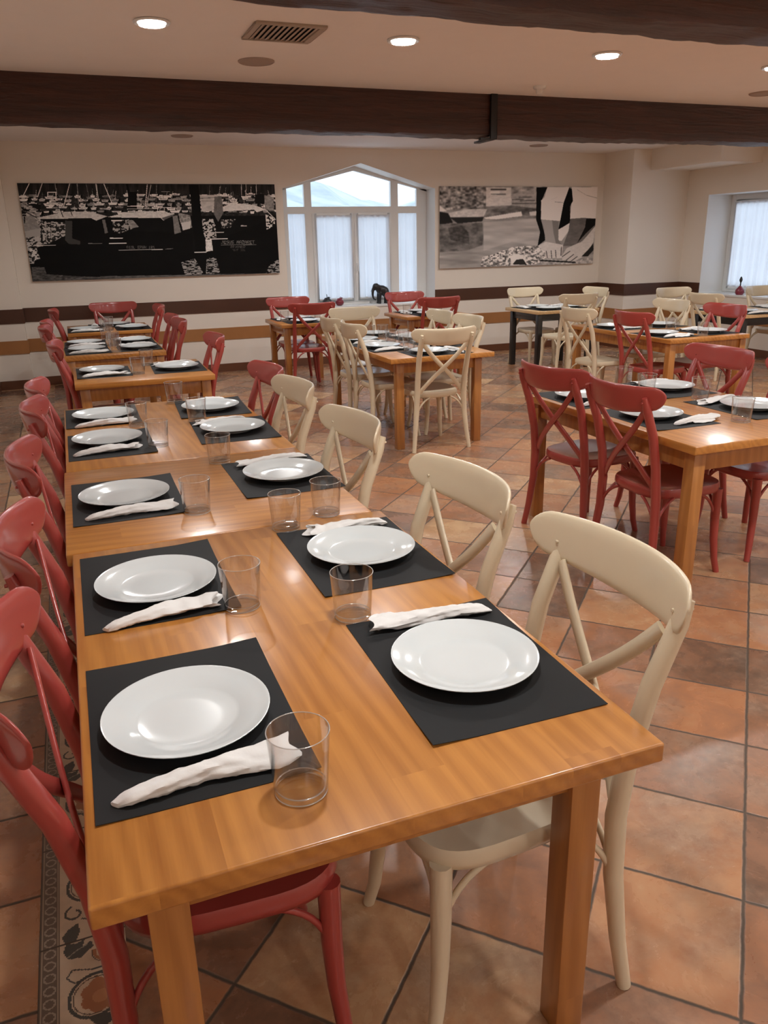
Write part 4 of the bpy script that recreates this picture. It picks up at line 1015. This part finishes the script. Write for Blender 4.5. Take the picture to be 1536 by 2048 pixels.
# ------------------------------------------------------------------ figurines on the sills
M_DARKFIG = paint('dark_carved_wood', (0.018, 0.017, 0.020, 1), 0.4, 0.2, 0.1)
M_REDFIG = paint('red_lacquer', (0.24, 0.025, 0.045, 1), 0.35, 0.3, 0.1)
b = MB()   # elephant facing -x with head low, trunk hanging
b.ellip((.0,0,.175), (.085,.058,.068), (math.radians(10), 'Y')); b.ellip((.045,0,.155), (.06,.058,.07)); b.ellip((-.035,0,.19), (.055,.052,.058))
b.ellip((-.095,0,.225), (.046,.042,.048)); b.ellip((-.085,0,.245), (.035,.034,.028))
b.tube([(-.115,0,.215),(-.138,0,.18),(-.142,0,.13),(-.138,0,.09),(-.122,0,.062),(-.098,0,.052),(-.088,0,.058)], [.030,.022,.017,.014,.012,.010,.007], 12, ref=(0,1,0))
for s in (-1, 1):
    b.ellip((-.070, s*.046, .215), (.034, .008, .046), (s*.3, 'Z'))
    b.tube([(-.035, s*.032, .15),(-.045, s*.034, .09),(-.046, s*.034, .03),(-.050, s*.034, .0)], [.027,.022,.019,.023], 12, ref=(0,1,0))
    b.tube([(.062, s*.030, .15),(.068, s*.033, .09),(.060, s*.033, .035),(.060, s*.033, .0)], [.032,.024,.018,.022], 12, ref=(0,1,0))
    b.tube([(-.125, s*.018, .20),(-.15, s*.022, .17),(-.168, s*.022, .168)], [.006,.005,.002], 8, ref=(0,1,0))
b.tube([(.100,0,.175),(.112,0,.14),(.112,0,.10)], [.006,.005,.004], 8, ref=(0,1,0))
me = b.mesh('elephant', M_DARKFIG)
o = thing('elephant_figurine', 'black carved elephant figurine standing on the window sill', 'figurine', (4.285, YB+.14, NZ0), me=me)
rm = o.modifiers.new('fuse', 'REMESH'); rm.mode = 'VOXEL'; rm.voxel_size = .0045; rm.use_smooth_shade = True
smo = o.modifiers.new('smooth', 'SMOOTH'); smo.factor = .6; smo.iterations = 4
o.scale = (1.0, 1.0, 1.03)
def fruit(name, label, loc, mat, H, R_, stem, lean):
    o = thing(name, label, 'figurine', loc, group='fruit figurines on the window sill')
    b = MB(); P = [(.0001, .002), (R_*.45, 0), (R_*.85, H*.16), (R_, H*.42), (R_*.93, H*.66), (R_*.62, H*.86), (R_*.55, H*.90), (R_*.5, H*.98), (R_*.2, H*.93), (.0001, H*.88)]
    b.lathe(P, 28); new('body', b.mesh(name+'_body', mat, angle=70), o)
    b = MB(); b.tube([(0, 0, H*.88), (lean*.3, 0, H*.88+stem*.6), (lean, 0, H*.88+stem)], [.006, .005, .004], 8, ref=(0,1,0)); new('stem', b.mesh(name+'_stem', mat), o)
    b = MB(); b.tube([(lean*.4, 0, H*.95), (lean*.4+R_*.35, .005, H*1.02), (lean*.4+R_*.75, .006, H*.98)], [.003, .012, .002], 8, ref=(0,1,0)); new('leaf', b.mesh(name+'_leaf', mat), o)
fruit('carved_fruit', 'dark grey carved fruit with a stem on the window sill', (3.46, YB+.12, NZ0), M_DARKFIG, .115, .068, .06, -.006)
fruit('carved_fruit', 'small red carved apple on the window sill beside the dark one', (3.64, YB+.12, NZ0), M_REDFIG, .10, .060, .03, .02)
# ornament on the right sill
o = thing('sill_ornament', 'dark red ornament with a pointed top on the right window sill', 'ornament', (8.95, 7.97, RZ0))
b = MB(); b.lathe([(.0001,0),(.045,0),(.062,.03),(.058,.065),(.03,.10),(.012,.12)], 24); new('body', b.mesh('ornament_body', M_REDFIG), o)
b = MB(); b.lathe([(.010,.115),(.008,.16),(.020,.19),(.022,.205),(.012,.235),(.0001,.25)], 20); new('tip', b.mesh('ornament_tip', M_DARKFIG), o)
